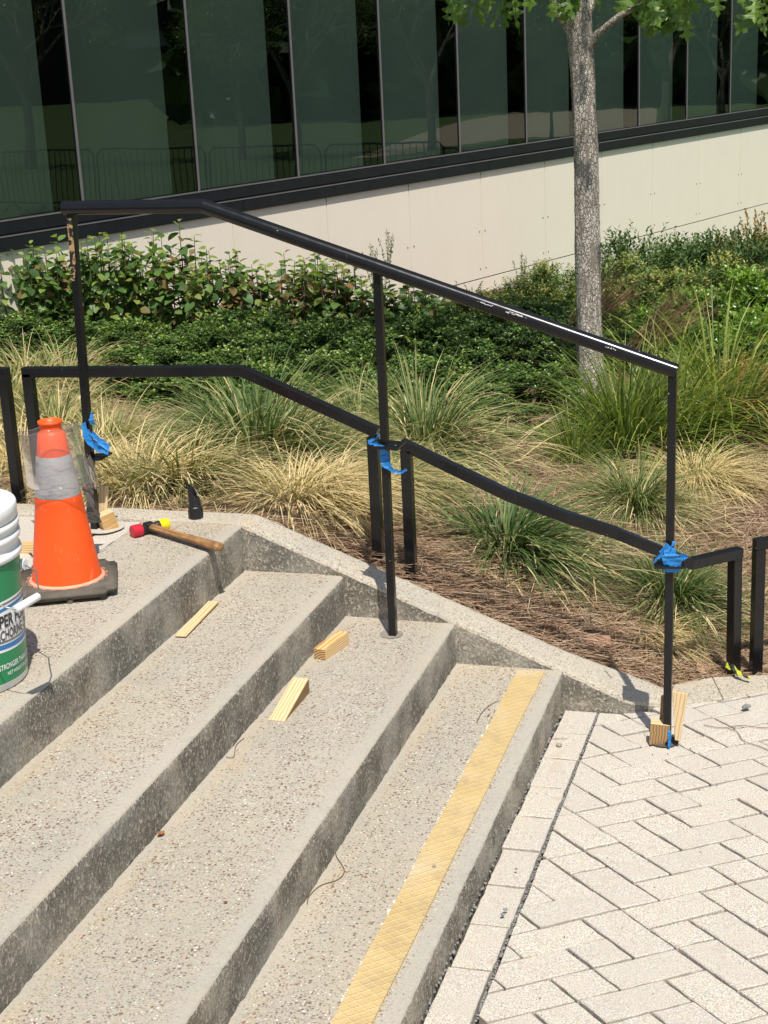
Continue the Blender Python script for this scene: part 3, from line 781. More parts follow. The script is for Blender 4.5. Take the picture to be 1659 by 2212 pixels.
# paper wisp of scratches on rail
sm = simple('bare_scratch', (0.55, 0.54, 0.52), 0.5, 0.4)
mb = MB()
for t0, L, up in ((0.125, 0.018, 0.75), (0.17, 0.022, 0.5), (0.19, 0.02, 0.55), (0.60, 0.05, 0.3), (0.655, 0.07, 0.25), (0.67, 0.03, 0.35), (0.86, 0.03, 0.2)):
    c0 = rb.lerp(rc, t0); n_ = 7
    for k in range(n_):
        a0 = math.radians(-90 + 0) ; phi = up + random.gauss(0, 0.06)
        s0 = c0 + dirb * (L * (k / n_ + random.uniform(-0.05, 0.05))); l_ = L / n_ * random.uniform(0.5, 1.2); hgt = random.uniform(0.04, 0.16)
        side = V((0, -1, 0)); upv = side.cross(dirb) * -1; upv = dirb.cross(side).normalized()
        def q(ph): return side * (0.02135 * math.cos(ph)) + V((0, 0, 1)) * (0.02135 * math.sin(ph))
        mb.quad([s0 + q(phi), s0 + dirb * l_ + q(phi + random.gauss(0, .03)), s0 + dirb * l_ + q(phi + hgt), s0 + q(phi + hgt * 0.7)])
tag(mb.build('paint_chips', sm, hr), kind='stuff')

# low guard frames along the bed
FW = 0.035
def frame(name, label, posts, rail, rz=(0, 0), group='low black steel guard frames along the planting bed'):
    r_ = empty(name, posts[0][0]); tag(r_, label, 'guard rail', group)
    for (p0, p1), a_z in zip(posts, rz):
        mb = MB(); post(mb, p0, p1, FW, a_z); mb.build('post', M['black'], r_)
    mb = MB(); mb.beam(rail, FW, FW); mb.build('top_rail', M['black'], r_, bevel=0.003); return r_
GY = 4.665; h2 = FW / 2
frame('guard_frame', 'low black guard frame behind the cone, cut by the left photo edge', [((-2.828, GY, 0.30), (-2.828, GY, 0.957 - 0.015)), ((-4.3, GY, 0.30), (-4.3, GY, 0.94))],
      [(-4.3 - h2, GY, 0.957), (-2.828 + h2, GY, 0.957)])
frame('guard_frame', 'bent black guard frame between the cone and the middle handrail post', [((-2.733, GY, 0.35), (-2.733, GY, 0.957)), ((-1.4855, GY, 0.15), (-1.4855, GY, 0.765))],
      [(-2.733 - h2, GY, 0.960), (-1.93, GY, 0.978), (-1.4855 + h2 - 0.001, GY, 0.7795)])
f3 = [atY(866, 957, GY), atY(1097, 1069, GY), atY(1226, 1117, GY), atY(1334, 1152, GY + 0.005), atY(1492, 1217, 4.74), atY(1596, 1193, 4.90)]
frame('guard_frame', 'bent black guard frame descending behind the middle handrail post to the pavers', [((f3[0].x + h2, GY, 0.1), (f3[0].x + h2, GY, f3[0].z - 0.022)), ((-0.327, 4.90, -0.12), (f3[-1].x - h2 * 0.7, 4.90, f3[-1].z))],
      f3[:5] + [f3[5] + (f3[5] - f3[4]).normalized() * 0.006], rz=(0, math.atan2(f3[5].y - f3[4].y, f3[5].x - f3[4].x)))
f4 = atY(1640, 1174, 4.93)
frame('guard_frame', 'low black guard frame at the right photo edge beside the pavers', [((f4.x, 4.93, -0.12), (f4.x, 4.93, f4.z - h2)), ((0.95, 5.55, -0.12), (0.95, 5.55, f4.z - h2))],
      [V((f4.x, 4.93, f4.z)) - V((0.889, 0.458, 0)) * h2, V((0.95, 5.55, f4.z)) + V((0.889, 0.458, 0)) * h2], rz=(0.476, 0.476))

# ------------------------------------------------------------------ blue tape
t_ = NT('blue_masking_tape'); v_ = t_.world()
nm_ = t_.bump(t_.noise(v_, 120, 4), 0.7, 0.003)
M['tape'] = t_.done(t_.mix(t_.noise(v_, 30, 3), (0.01, 0.15, 0.44), (0.04, 0.26, 0.62)), 0.5, nm_, 0.3)
def ribbon(mb, pts, wd, w, twist=0.25, seg=4):
    """crumpled tape strip: pts centre line, wd width direction"""
    P = [V(p) for p in pts]; line = []
    for i in range(len(P) - 1):
        for k in range(seg): line.append(P[i].lerp(P[i + 1], k / seg))
    line.append(P[-1]); rowi = []
    for i, p in enumerate(line):
        d = V(wd[min(i // seg, len(wd) - 1)]) if isinstance(wd[0], (tuple, V)) else V(wd)
        d = d.normalized(); ww = w if not isinstance(w, (list, tuple)) else w[min(i // seg, len(w) - 1)]
        j = V((random.gauss(0, 1), random.gauss(0, 1), random.gauss(0, 1))) * 0.0010
        rowi.append(len(mb.v))
        for q in (-0.5, -0.17, 0.17, 0.5):
            mb.v.append(tuple(p + d * (ww * q) + j + V((random.gauss(0, 1), random.gauss(0, 1) - 0.3, random.gauss(0, 1))) * 0.0007 + V((0, -0.004 * abs(q), 0))))
    for i in range(len(line) - 1):
        for k in range(3):
            mb.f.append((rowi[i] + k, rowi[i] + k + 1, rowi[i + 1] + k + 1, rowi[i + 1] + k)); mb.m.append(0); mb.uv.append([(0.5, 0.5)] * 4)
def solid(o, th):
    s = o.modifiers.new('thickness', 'SOLIDIFY'); s.thickness = th; s.offset = 0; return o
# left post
A = lambda x, y, d=0.0: atY(x, y, 4.262 - d)
mb = MB()
ribbon(mb, [A(200, 890), A(196, 905, .004), A(203, 917)], [(1, 0, 0.1)], [0.012, 0.018])
ribbon(mb, [A(181, 914), A(186, 935, .004), A(200, 958, .012), A(217, 968, .02), A(234, 974, .022)], [(1, 0, .5), (.8, 0, .8), (-.2, 0.2, 1), (-.3, .2, 1)], [0.018, 0.034, 0.038, 0.030])
ribbon(mb, [A(200, 935, .012), A(215, 952, .022), A(236, 968, .02)], [(.7, 0, .7), (.2, .3, 1)], [0.016, 0.022])
tag(solid(mb.build('blue_tape', M['tape']), 0.0004), 'torn blue masking tape on the left handrail post above its cover plate', 'tape', 'blue tape holding the cover plates')
A = lambda x, y, d=0.0: atY(x, y, 4.252 - d)
mb = MB()
ribbon(mb, [A(818, 936), A(817, 944), A(808, 949, .01), A(795, 954, .014)], [(1, 0, .4), (.6, 0, 1), (0, .2, 1)], [0.007, 0.009, 0.009])
ribbon(mb, [A(796, 956, .012), A(812, 961, .014), A(826, 968, .012), A(832, 982, .005), A(832, 994, .003)], [(.1, .2, 1), (.1, .2, 1), (.7, .1, .6), (1, 0, .1)], [0.006, 0.017, 0.026, 0.028])
ribbon(mb, [A(828, 984, .008), A(831, 996, .006), A(840, 1010, .006), A(852, 1018, .004), A(870, 1018, .0), A(880, 1014, -.002)], [(1, 0, .1), (1, 0, .3), (.5, 0, 1), (0, 0, 1), (0, 0, 1)], [0.026, 0.028, 0.014, 0.010, 0.008])
tag(solid(mb.build('blue_tape', M['tape']), 0.0004), 'twisted blue masking tape hanging from the middle handrail post cover plate', 'tape', 'blue tape holding the cover plates')
A = lambda x, y, d=0.0: atY(x, y, 4.205 - d)
mb = MB()
ribbon(mb, [A(1457, 1169), A(1452, 1180, .004), A(1440, 1190, .01), A(1424, 1200, .012), A(1412, 1216, .01)], [(.9, 0, .3), (.8, 0, .7), (.3, 0, 1), (.3, 0, 1)], [0.010, 0.028, 0.028, 0.020])
ribbon(mb, [A(1432, 1180, .006), A(1446, 1196, .016), A(1462, 1206, .012), A(1486, 1201, .004)], [(.6, 0, .8), (.2, 0, 1), (0, 0, 1)], [0.034, 0.036, 0.020, 0.004])
ribbon(mb, [A(1446, 1184, .012), A(1448, 1200, .020), A(1452, 1218, .016), A(1451, 1237, .006)], [(1, 0, .2), (1, 0, .1), (1, 0, 0)], [0.034, 0.050, 0.048, 0.018])
ribbon(mb, [A(1440, 1205, .018), A(1456, 1216, .018), A(1470, 1217, .010)], [(.2, 0, 1), (.2, 0, 1)], [0.03, 0.024])
tag(solid(mb.build('blue_tape', M['tape']), 0.0004), 'crumpled star of blue masking tape on the right handrail post', 'tape', 'blue tape holding the cover plates')
mb = MB(); c_ = atZ(1447, 1592, 0.01); ribbon(mb, [c_ + V((0, 0, -0.035)), c_, c_ + V((0, 0, 0.022))], [(1, 0.2, 0)], [0.008, 0.009], seg=3)
tag(solid(mb.build('blue_tape', M['tape']), 0.0004), 'scrap of blue tape squeezed at the foot of the right handrail post', 'tape')

# ------------------------------------------------------------------ wood
def wedge(name, label, loc, rot, L, Wd, H0, H1, mats, cat='wood wedge', w0=1.0, group='pine wedges and shims left on the steps'):
    """board from the thin end H0 to the thick end H1 along local x"""
    mb = MB(); hw = Wd / 2; hl = L / 2
    hn = hw * w0; c0 = hn - hw if w0 < 1 else 0.0
    P = [(-hl, -hn + c0, 0), (hl, -hw, 0), (hl, hw, 0), (-hl, hn + c0, 0), (-hl, -hn + c0, H0), (hl, -hw, H1), (hl, hw, H1), (-hl, hn + c0, H0)]
    F = [(3, 2, 1, 0), (4, 5, 6, 7), (0, 1, 5, 4), (2, 3, 7, 6), (1, 2, 6, 5), (3, 0, 4, 7)]
    for i, f in enumerate(F): mb.mesh([P[q] for q in f], [(0, 1, 2, 3)], 0 if i < 2 else 1 if i in (2, 3) else 2)
    me = mb.data(name, mats); bm = bmesh.new(); bm.from_mesh(me); bmesh.ops.remove_doubles(bm, verts=bm.verts, dist=1e-5); bmesh.ops.bevel(bm, geom=bm.edges[:], offset=0.0009, segments=1, affect='EDGES'); bm.to_mesh(me); bm.free()
    o = bpy.data.objects.new(name, me); col.objects.link(o)
    if isinstance(rot, Matrix): o.matrix_world = Matrix.Translation(V(loc)) @ rot.to_4x4()
    else: o.location = loc; o.rotation_euler = rot
    return tag(o, label, cat, group)
t_ = NT('pine_end_grain'); v_ = t_.coord('Object'); wv_ = t_.n('TexWave'); wv_.wave_type = 'RINGS'; wv_.inputs['Scale'].default_value = 42; wv_.inputs['Distortion'].default_value = 1.5
mp_ = t_.n('Mapping'); mp_.inputs['Location'].default_value = (0.0, 0.02, 0.03); t_.l(v_, mp_.inputs[0]); t_.l(mp_.outputs[0], wv_.inputs['Vector']); wv_.rings_direction = 'X'
M['endgrain'] = t_.done(t_.mix(t_.ramp(wv_.outputs['Fac'], [(0.35, 0.0), (0.6, 1.0)]), (0.62, 0.42, 0.20), (0.24, 0.12, 0.05)), 0.7, None, 0.2)
def striped(name, ax, c1, c2, scale):
    t = NT(name); v = t.coord('Object'); sp = t.n('SeparateXYZ'); t.l(v, sp.inputs[0])
    u = t.math('ADD', t.math('MULTIPLY', sp.outputs[ax], scale), t.math('MULTIPLY', t.noise(t.coord('Object', scale=(2, 12, 12)), 3, 2), 1.6))
    fr = t.math('ABSOLUTE', t.math('SUBTRACT', t.math('FRACT', u), 0.5))
    return t.done(t.mix(t.ramp(fr, [(0.08, 1.0), (0.2, 0.0)]), c1, c2), 0.6, t.bump(fr, 0.2, 0.0005), 0.3)
M['pinestripe'] = striped('pine_growth_lines', 1, (0.68, 0.52, 0.31), (0.52, 0.34, 0.14), 95)
M['pinetop'] = striped('pine_orange_face', 1, (0.68, 0.45, 0.20), (0.45, 0.22, 0.07), 60)
M['pineside'] = striped('pine_side_lines', 2, (0.74, 0.54, 0.28), (0.46, 0.24, 0.08), 150)
def yaw(a, c): return math.atan2(c.y - a.y, c.x - a.x)
# thin shim on the second tread
a, c = atZ(390, 1378, ZB), atZ(462, 1304, ZB)
wedge('pine_shim', 'thin pale pine shim lying on the second step beneath the hammer handle', (a + c) / 2 + V((0, 0, 0.003)), (0, 0, yaw(a, c)), (c - a).length, 0.034, 0.004, 0.006, [M['pinestripe'], M['pine'], M['pine']])
# block on the third tread
a, c = atZ(700, 1422, ZC_), atZ(742, 1394, ZC_)
wedge('pine_block', 'short pine block with growth rings on its end, beside the middle handrail post', (a + c) / 2 + V((-0.006, 0.0, 0.001)), (0, 0, yaw(a, c) + 0.02), (c - a).length * 1.0 + 0.03, 0.040, 0.034, 0.040, [M['pinetop'], M['pineside'], M['endgrain']])
a, c = atZ(600, 1553, ZC_), atZ(650, 1500, ZC_)
wedge('pine_wedge', 'steep pine wedge with pale ribbed slope on the third step', (a + c) / 2 + V((0.0, 0.0, 0.001)), (0, 0, yaw(a, c) + 0.03), (c - a).length + 0.03, 0.048, 0.0015, 0.044, [M['pinestripe'], M['pinedark'], M['pine']])
mb = MB(); pebble(mb, atZ(578, 1519, ZC_) + V((0, 0, .004)), 0.014, 0.4); pebble(mb, atZ(572, 1514, ZC_) + V((0, 0, .004)), 0.008, 0.5)
tag(mb.build('mortar_flake', M['gravel']), 'small dark mortar flake beside the steep pine wedge', 'stone chip')
# by the left post
c1 = atZ(236, 1143, ZA)
wedge('pine_block', 'stubby pale wood block standing against the foot of the left handrail post', c1 + V((0.004, 0.0, 0.0)), Matrix.Rotation(0.85, 3, 'Z') @ Matrix.Rotation(-0.25, 3, 'Y'), 0.050, 0.040, 0.062, 0.060, [M['pinestripe'], M['pine'], M['pine']], group=None)
def stake(name, label, p0, p1, w, th0, th1, mats, w0=1.0):
    d = (V(p1) - V(p0)); L = d.length; q = d.normalized(); ya = V((0, -1, 0)); za = (ya - q * ya.dot(q)).normalized(); yy = za.cross(q)
    Rm = Matrix((q, yy, za)).transposed()
    return wedge(name, label, (V(p0) + V(p1)) / 2, Rm, L, w, th0, th1, mats, group=None, w0=w0)
stake('pine_shim', 'tall pine shim wedged upright behind the left handrail post', atY(224, 1146, 4.30), atY(226, 1048, 4.325), 0.030, 0.004, 0.012, [M['pinestripe'], M['pine'], M['pine']])
a = atZ(40, 1192, ZA); wedge('pine_offcut', 'pine offcut lying on the landing between bucket and cone', a + V((0, 0, 0.0)), (0, 0, 0.25), 0.12, 0.04, 0.026, 0.028, [M['pinetop'], M['pineside'], M['pineside']], group=None)
# by the right post
stake('pine_shim', 'tall pale pine shim leaning right at the foot of the right handrail post', atY(1453, 1597, 4.185), atY(1470, 1494, 4.205), 0.045, 0.004, 0.014, [M['pinestripe'], M['pine'], M['pine']], 0.35)
stake('pine_shim', 'dark pine shim tucked behind the right handrail post', atY(1430, 1592, 4.235), atY(1436, 1502, 4.24), 0.020, 0.004, 0.012, [M['pinedark'], M['pinedark'], M['pine']])
c1 = atZ(1424, 1606, -0.03)
wedge('pine_block', 'brown grained pine block jammed in the hole by the right handrail post', c1 + V((-0.002, 0.005, 0)), Matrix.Rotation(0.12, 3, 'Z') @ Matrix.Rotation(0.06, 3, 'Y'), 0.056, 0.040, 0.070, 0.068, [M['pinestripe'], striped('pine_vertical_lines', 0, (0.40, 0.25, 0.11), (0.17, 0.09, 0.035), 120), M['pinedark']], group=None)

# ------------------------------------------------------------------ cone
def cone_mats():
    t = NT('orange_cone_plastic'); v = t.world()
    f = t.ramp(t.noise(t.world(scale=(1, 1, 0.35)), 55, 5, 0.7), [(0.60, 0.0), (0.70, 0.55)])
    base = t.mix(t.noise(v, 7, 3), (0.90, 0.085, 0.010), (0.95, 0.115, 0.015))
    base = t.mix(f, base, (0.85, 0.32, 0.18)); base = t.mix(t.ramp(t.noise(v, 90, 3), [(0.70, 0.0), (0.76, 0.5)]), base, (0.35, 0.05, 0.02))
    a = t.done(base, 0.45, t.bump(t.noise(v, 40, 3), 0.12, 0.003), 0.4)
    t = NT('silver_reflective_band'); v = t.world()
    f = t.ramp(t.noise(t.world(scale=(0.5, 0.5, 2.0)), 26, 6, 0.75), [(0.50, 0.0), (0.66, 0.85)])
    base = t.mix(f, (0.52, 0.52, 0.53), (0.26, 0.25, 0.25))
    base = t.mix(0.25, base, t.voro(t.world(scale=(1, 1, 1.6)), 320, outp='Color'), 'SOFT_LIGHT')
    b_ = t.done(base, 0.45, t.bump(t.noise(v, 160, 3), 0.3, 0.001), 0.5, 0.15)
    c_ = simple('scuffed_black_rubber', (0.12, 0.105, 0.085), 0.85, 0.2, sc_=18, var=0.55, bump=0.5)
    return a, b_, c_
CO, CB, CR = cone_mats()
cb = atZ(148, 1271, ZA); cone = empty('traffic_cone', (cb.x, cb.y, ZA), (0, 0, 0.45))
tag(cone, 'orange traffic cone with silver band on a scuffed black rubber base', 'traffic cone')
CH = 0.502
def rc_(z): return 0.1005 + (0.0335 - 0.1005) * (z - 0.03) / (CH - 0.03)
prof = [(0.104, 0.030), (rc_(0.035), 0.042)] + [(rc_(z), z) for z in (0.08, 0.15, 0.22, 0.262)] + [(rc_(0.268) + 0.0012, 0.268), (rc_(0.285) + 0.0015, 0.285), (rc_(0.288), 0.288), (rc_(0.42), 0.42), (rc_(0.465), 0.465), (0.0345, 0.470), (0.0305, 0.476), (0.0312, 0.492), (0.0345, 0.494), (0.0345, 0.502), (0.029, 0.503), (0.027, 0.480)]
mb = MB(); mb.lathe(prof, 56, (cb.x, cb.y, ZA)); mb.build('cone_body', CO, cone, smooth=True)
mb = MB(); mb.lathe([(rc_(0.288) + 0.0012, 0.287), (rc_(0.288) + 0.002, 0.289)] + [(rc_(z) + 0.0016, z) for z in (0.33, 0.37, 0.402)] + [(rc_(0.404) + 0.0005, 0.4045)], 56, (cb.x, cb.y, ZA)); mb.build('reflective_band', CB, cone, smooth=True)
bm = bmesh.new(); bmesh.ops.create_cube(bm, size=1.0)
for v in bm.verts: v.co = V((v.co.x * 0.285, v.co.y * 0.285, v.co.z * 0.024))
ve = [e for e in bm.edges if abs(e.verts[0].co.z - e.verts[1].co.z) > 0.01]; bmesh.ops.bevel(bm, geom=ve, offset=0.028, segments=6, affect='EDGES')
bmesh.ops.bevel(bm, geom=[e for e in bm.edges if len(e.link_faces) == 2 and e.calc_face_angle() > 1.2], offset=0.006, segments=3, affect='EDGES')
bm.transform(Matrix.Translation((cb.x, cb.y, ZA + 0.024)) @ Matrix.Rotation(0.45, 4, 'Z'))
me = bpy.data.meshes.new('rubber_base'); bm.to_mesh(me); bm.free(); me.materials.append(CR); me.polygons.foreach_set('use_smooth', [True] * len(me.polygons)); me.update()
link(bpy.data.objects.new('rubber_base', me), cone)
mb = MB()
for sx_ in (-1, 1):
    for sy_ in (-1, 1):
        q = Matrix.Rotation(0.45, 3, 'Z') @ V((0.10 * sx_, 0.12 * sy_, 0)); mb.tube([V((cb.x, cb.y, ZA)) + q, V((cb.x, cb.y, ZA + 0.013)) + q], 0.011, 10)
q = Matrix.Rotation(0.45, 3, 'Z') @ V((0.01, -0.13, 0)); mb.tube([V((cb.x, cb.y, ZA)) + q, V((cb.x, cb.y, ZA + 0.013)) + q], 0.010, 10)
mb.build('base_foot', CR, cone)
pk = simple('faded_pink_edge', (0.86, 0.34, 0.22), 0.6, 0.3, var=0.2)
mb = MB(); mb.lathe([(0.1000, 0.041), (0.1045, 0.0376), (0.108, 0.0368), (0.1085, 0.0352)], 56, (cb.x, cb.y, ZA))
for k in range(22):
    a = 2 * math.pi * k / 22; c0 = V((cb.x + 0.1115 * math.cos(a), cb.y + 0.1115 * math.sin(a), ZA + 0.0368)); tdir = V((-math.sin(a), math.cos(a), 0)); rd = V((math.cos(a), math.sin(a), 0))
    mb.tube([c0 + tdir * (0.0085 * math.cos(u)) + rd * (0.0045 * math.sin(u)) for u in np.linspace(0, 2 * math.pi, 13)], 0.0008, 5, cap=False)
mb.build('base_rim', pk, cone, smooth=True)

# clear plastic collar round the cone tip
t_ = NT('clear_plastic_film'); g_ = t_.n('BsdfGlossy'); g_.inputs['Roughness'].default_value = 0.12; g_.inputs[0].default_value = (1, 1, 1, 1)
nn = t_.bump(t_.noise(t_.world(), 9, 2), 0.35, 0.006); t_.l(nn, g_.inputs['Normal'])
tr_ = t_.n('BsdfTransparent'); tr_.inputs[0].default_value = (0.86, 0.84, 0.83, 1)
lw = t_.n('LayerWeight'); lw.inputs[0].default_value = 0.32
df = t_.n('BsdfDiffuse'); df.inputs[0].default_value = (0.62, 0.58, 0.58, 1)
m1 = t_.n('MixShader'); m1.inputs[0].default_value = 0.11; t_.l(tr_.outputs[0], m1.inputs[1]); t_.l(df.outputs[0], m1.inputs[2])
m2 = t_.n('MixShader'); t_.l(t_.math('MULTIPLY', lw.outputs['Fresnel'], 0.5), m2.inputs[0]); t_.l(m1.outputs[0], m2.inputs[1]); t_.l(g_.outputs[0], m2.inputs[2]); t_.l(m2.outputs[0], t_.out.inputs[0])
M['film'] = t_.mat
M['film_dark'] = None
Yc = cb.y
def C(px, py, dy=0.0): return atY(px, py, Yc + dy)
mb = MB(); n = 40; rows = 9
top_c, bot_c = C(104, 926), C(127, 1040)
rx = (C(160, 940) - C(46, 940)).length / 2; rbx = (C(188, 1045) - C(66, 1045)).length / 2
for j in range(rows + 1):
    t = j / rows; c0 = top_c.lerp(bot_c, t); r0 = rx + (rbx - rx) * t
    for k in range(n + 1):
        a = 2 * math.pi * k / n
        rr_ = r0 * (1 + 0.02 * math.sin(3 * a + 2 * t) + 0.012 * math.sin(7 * a))
        mb.v.append((c0.x + rr_ * math.cos(a), c0.y + rr_ * 0.95 * math.sin(a), c0.z + 0.012 * math.cos(a + 0.4) * (1 - t) + 0.004 * math.sin(4 * a)))
for j in range(rows):
    for k in range(n):
        i0 = j * (n + 1) + k; mb.f.append((i0, i0 + 1, i0 + n + 2, i0 + n + 1)); mb.m.append(0); mb.uv.append([(0.5, 0.5)] * 4)
for jr in (0, rows):
    mb.tube([mb.v[jr * (n + 1) + k] for k in range(n + 1)], 0.0016, 5, cap=False)
fs = mb.build('plastic_sleeve', M['film'], smooth=True); tag(fs, 'loose clear plastic sleeve slipped over the tip of the traffic cone', 'plastic sleeve')
# curled film and dark bag tail beside the left post
mb = MB(); c0, c1_ = C(176, 985, 0.02), C(196, 1052, 0.05)
for j in range(7):
    t = j / 6; cc = c0.lerp(c1_, t); 
    for k in range(15):
        a = -1.9 + 3.6 * k / 14; r = 0.028 * (1 - 0.35 * abs(t - 0.4))
        mb.v.append((cc.x + r * math.cos(a) + 0.003 * math.sin(9 * a + 5 * t), cc.y + r * math.sin(a), cc.z + 0.004 * math.sin(5 * a)))
for j in range(6):
    for k in range(14):
        i0 = j * 15 + k; mb.f.append((i0, i0 + 1, i0 + 16, i0 + 15)); mb.m.append(0); mb.uv.append([(0.5, 0.5)] * 4)
tag(mb.build('plastic_scrap', M['film'], smooth=True), 'curled scrap of clear plastic hanging beside the left handrail post', 'plastic scrap')
t_ = NT('smoky_bag_film'); nn = t_.bump(t_.noise(t_.world(scale=(1, 1, 0.3)), 60, 4), 0.9, 0.006)
M['film_dark'] = t_.done((0.10, 0.09, 0.09), 0.25, nn, 0.7)
mb = MB(); line = [C(172, 980, 0.12), C(182, 1010, 0.15), C(188, 1040, 0.20), C(194, 1075, 0.28), C(200, 1105, 0.33), C(206, 1128, 0.36)]
ribbon(mb, line, [(1, 0, 0.1), (1, -0.3, 0.1), (1, 0.1, 0), (1, -0.4, 0), (1, 0.2, 0)], [0.022, 0.030, 0.034, 0.036, 0.042], seg=5)
tag(solid(mb.build('plastic_bag', M['film_dark']), 0.0005), 'crumpled smoky plastic bag tail hanging between cone and left handrail post', 'plastic bag')

# ------------------------------------------------------------------ bucket
BC = V((-2.072, 3.085)); BR = 0.143; BH = 0.405
bkt = empty('bucket', (BC.x, BC.y, ZA)); tag(bkt, 'white plastic bucket with green label and lid at the left edge', 'bucket')
WH = simple('white_bucket_plastic', (0.78, 0.78, 0.77), 0.35, 0.5, var=0.05, sc_=12)
prof = [(0.0, 0.0), (0.124, 0.0), (0.129, 0.006), (0.1376, 0.20), (0.1415, 0.288), (0.1475, 0.290), (0.149, 0.297), (0.1475, 0.303), (0.1425, 0.305), (0.1425, 0.325), (0.148, 0.327), (0.1495, 0.334), (0.148, 0.341), (0.143, 0.343), (0.1435, 0.352), (0.149, 0.354), (0.150, 0.361), (0.149, 0.367), (0.1435, 0.369), (0.1435, 0.375)]
mb = MB(); mb.lathe(prof, 96, (BC.x, BC.y, ZA)); mb.build('bucket_body', WH, bkt, smooth=True)
prof = [(0.1445, 0.372), (0.1475, 0.374), (0.1478, 0.402), (0.1455, 0.406), (0.1375, 0.407), (0.1345, 0.401), (0.118, 0.3995), (0.116, 0.4025), (0.106, 0.4025), (0.104, 0.3985), (0.0, 0.3985)]
mb = MB(); mb.lathe(prof, 96, (BC.x, BC.y, ZA)); mb.build('lid', WH, bkt, smooth=True)
view_a = math.atan2(-BC.y, -BC.x)                       # towards the camera
def br(z): return 0.129 + 0.0125 * (z - 0.006) / 0.282
def wrap(u, z, off):                                     # u: metres along the skin to the right of the camera side
    a = view_a + u / 0.137; r = br(z) + off
    return (BC.x + r * math.cos(a), BC.y + r * math.sin(a), ZA + z)
GREEN = simple('green_label_ink', (0.012, 0.23, 0.085), 0.32, 0.5, var=0.08, sc_=10)
BLUE = simple('blue_label_ink', (0.015, 0.17, 0.45), 0.32, 0.5, var=0.05); GREY = simple('grey_label_ink', (0.20, 0.20, 0.20), 0.35, 0.5, var=0.05); BLK = simple('black_label_ink', (0.025, 0.025, 0.028), 0.35, 0.5, var=0.05)
WLB = simple('white_label_ink', (0.82, 0.82, 0.81), 0.35, 0.5, var=0.02)
def band(name, lo, hi, m_, off, u0=-0.20, u1=0.26, n=80):
    mb = MB()
    for i in range(n):
        a, c = u0 + (u1 - u0) * i / n, u0 + (u1 - u0) * (i + 1) / n
        if hi(a) - lo(a) < 1e-5 and hi(c) - lo(c) < 1e-5: continue
        mb.quad([wrap(a, lo(a), off), wrap(c, lo(c), off), wrap(c, max(lo(c), hi(c)), off), wrap(a, max(lo(a), hi(a)), off)])
    return mb.build(name, m_, bkt)
UC = 0.150
def ell(c, a, b_, u, s): 
    q = 1 - ((u - UC) / a) ** 2
    return c + s * b_ * math.sqrt(max(0, q))
band('green_label', lambda u: 0.020, lambda u: 0.280 + 0.006 * math.sin(u * 14), GREEN, 0.0006)
band('label_swoosh', lambda u: ell(0.148, 0.26, 0.058, u, -1), lambda u: ell(0.148, 0.26, 0.060, u, 1), WLB, 0.0010)
band('label_swoosh', lambda u: ell(0.148, 0.24, 0.050, u, 1) , lambda u: ell(0.148, 0.26, 0.055, u, 1), GREY, 0.0013)
band('label_swoosh', lambda u: ell(0.148, 0.15, 0.039, u, 1), lambda u: ell(0.148, 0.17, 0.046, u, 1), BLUE, 0.0016)
band('label_swoosh', lambda u: ell(0.148, 0.20, 0.038, u, -1), lambda u: ell(0.148, 0.17, 0.033, u, -1), GREY, 0.0013)
band('label_swoosh', lambda u: ell(0.148, 0.22, 0.052, u, -1), lambda u: ell(0.148, 0.20, 0.041, u, -1), BLUE, 0.0016)
band('label_line', lambda u: 0.1446, lambda u: 0.1453, GREY, 0.0018, -0.0, 0.26); band('label_line', lambda u: 0.1152, lambda u: 0.1159, GREY, 0.0018, -0.0, 0.26)
def text_mesh(body, size, extr=0.0, sx_=1.0, bold=0.0, shear=0.0):
    cu = bpy.data.curves.new('t', 'FONT'); cu.body = body; cu.size = size; cu.offset = bold; cu.shear = shear; cu.extrude = extr
    cu.align_x = 'CENTER'; cu.align_y = 'BOTTOM_BASELINE'
    ob = bpy.data.objects.new('t', cu); col.objects.link(ob); bpy.context.view_layer.update()
    dg = bpy.context.evaluated_depsgraph_get(); me = bpy.data.meshes.new_from_object(ob.evaluated_get(dg))
    bpy.data.objects.remove(ob); bpy.data.curves.remove(cu)
    bm = bmesh.new(); bm.from_mesh(me); bmesh.ops.triangulate(bm, faces=bm.faces[:])
    for _ in range(2): 
        long = [e for e in bm.edges if e.calc_length() > size * 0.3]
        if long: bmesh.ops.subdivide_edges(bm, edges=long, cuts=1); bmesh.ops.triangulate(bm, faces=bm.faces[:])
    for v in bm.verts: v.co.x *= sx_
    bm.to_mesh(me); bm.free(); return me
def label_text(body, size, z, m_, sx_=1.0, bold=0.0, uc=UC, shear=0.0):
    me = text_mesh(body, size, 0, sx_, bold, shear)
    for v in me.vertices: v.co = wrap(uc + v.co.x, z + v.co.y, 0.0022)
    me.materials.clear(); me.materials.append(m_); me.update()
    link(bpy.data.objects.new('label_text', me), bkt)
label_text('SUPER POR-ROK', 0.038, 0.1485, BLK, 0.68, 0.0012, UC - 0.004, 0.0)
label_text('ANCHORING CEMENT', 0.031, 0.1195, BLK, 0.57, 0.0006, UC - 0.004)
label_text('STRONGER THAN CONCRETE', 0.0175, 0.052, WLB, 0.68, 0.0002, UC - 0.0)
label_text('NET WEIGHT 50 LBS | 22.7 KG', 0.0120, 0.036, WLB, 0.74, 0.0001, UC + 0.0)
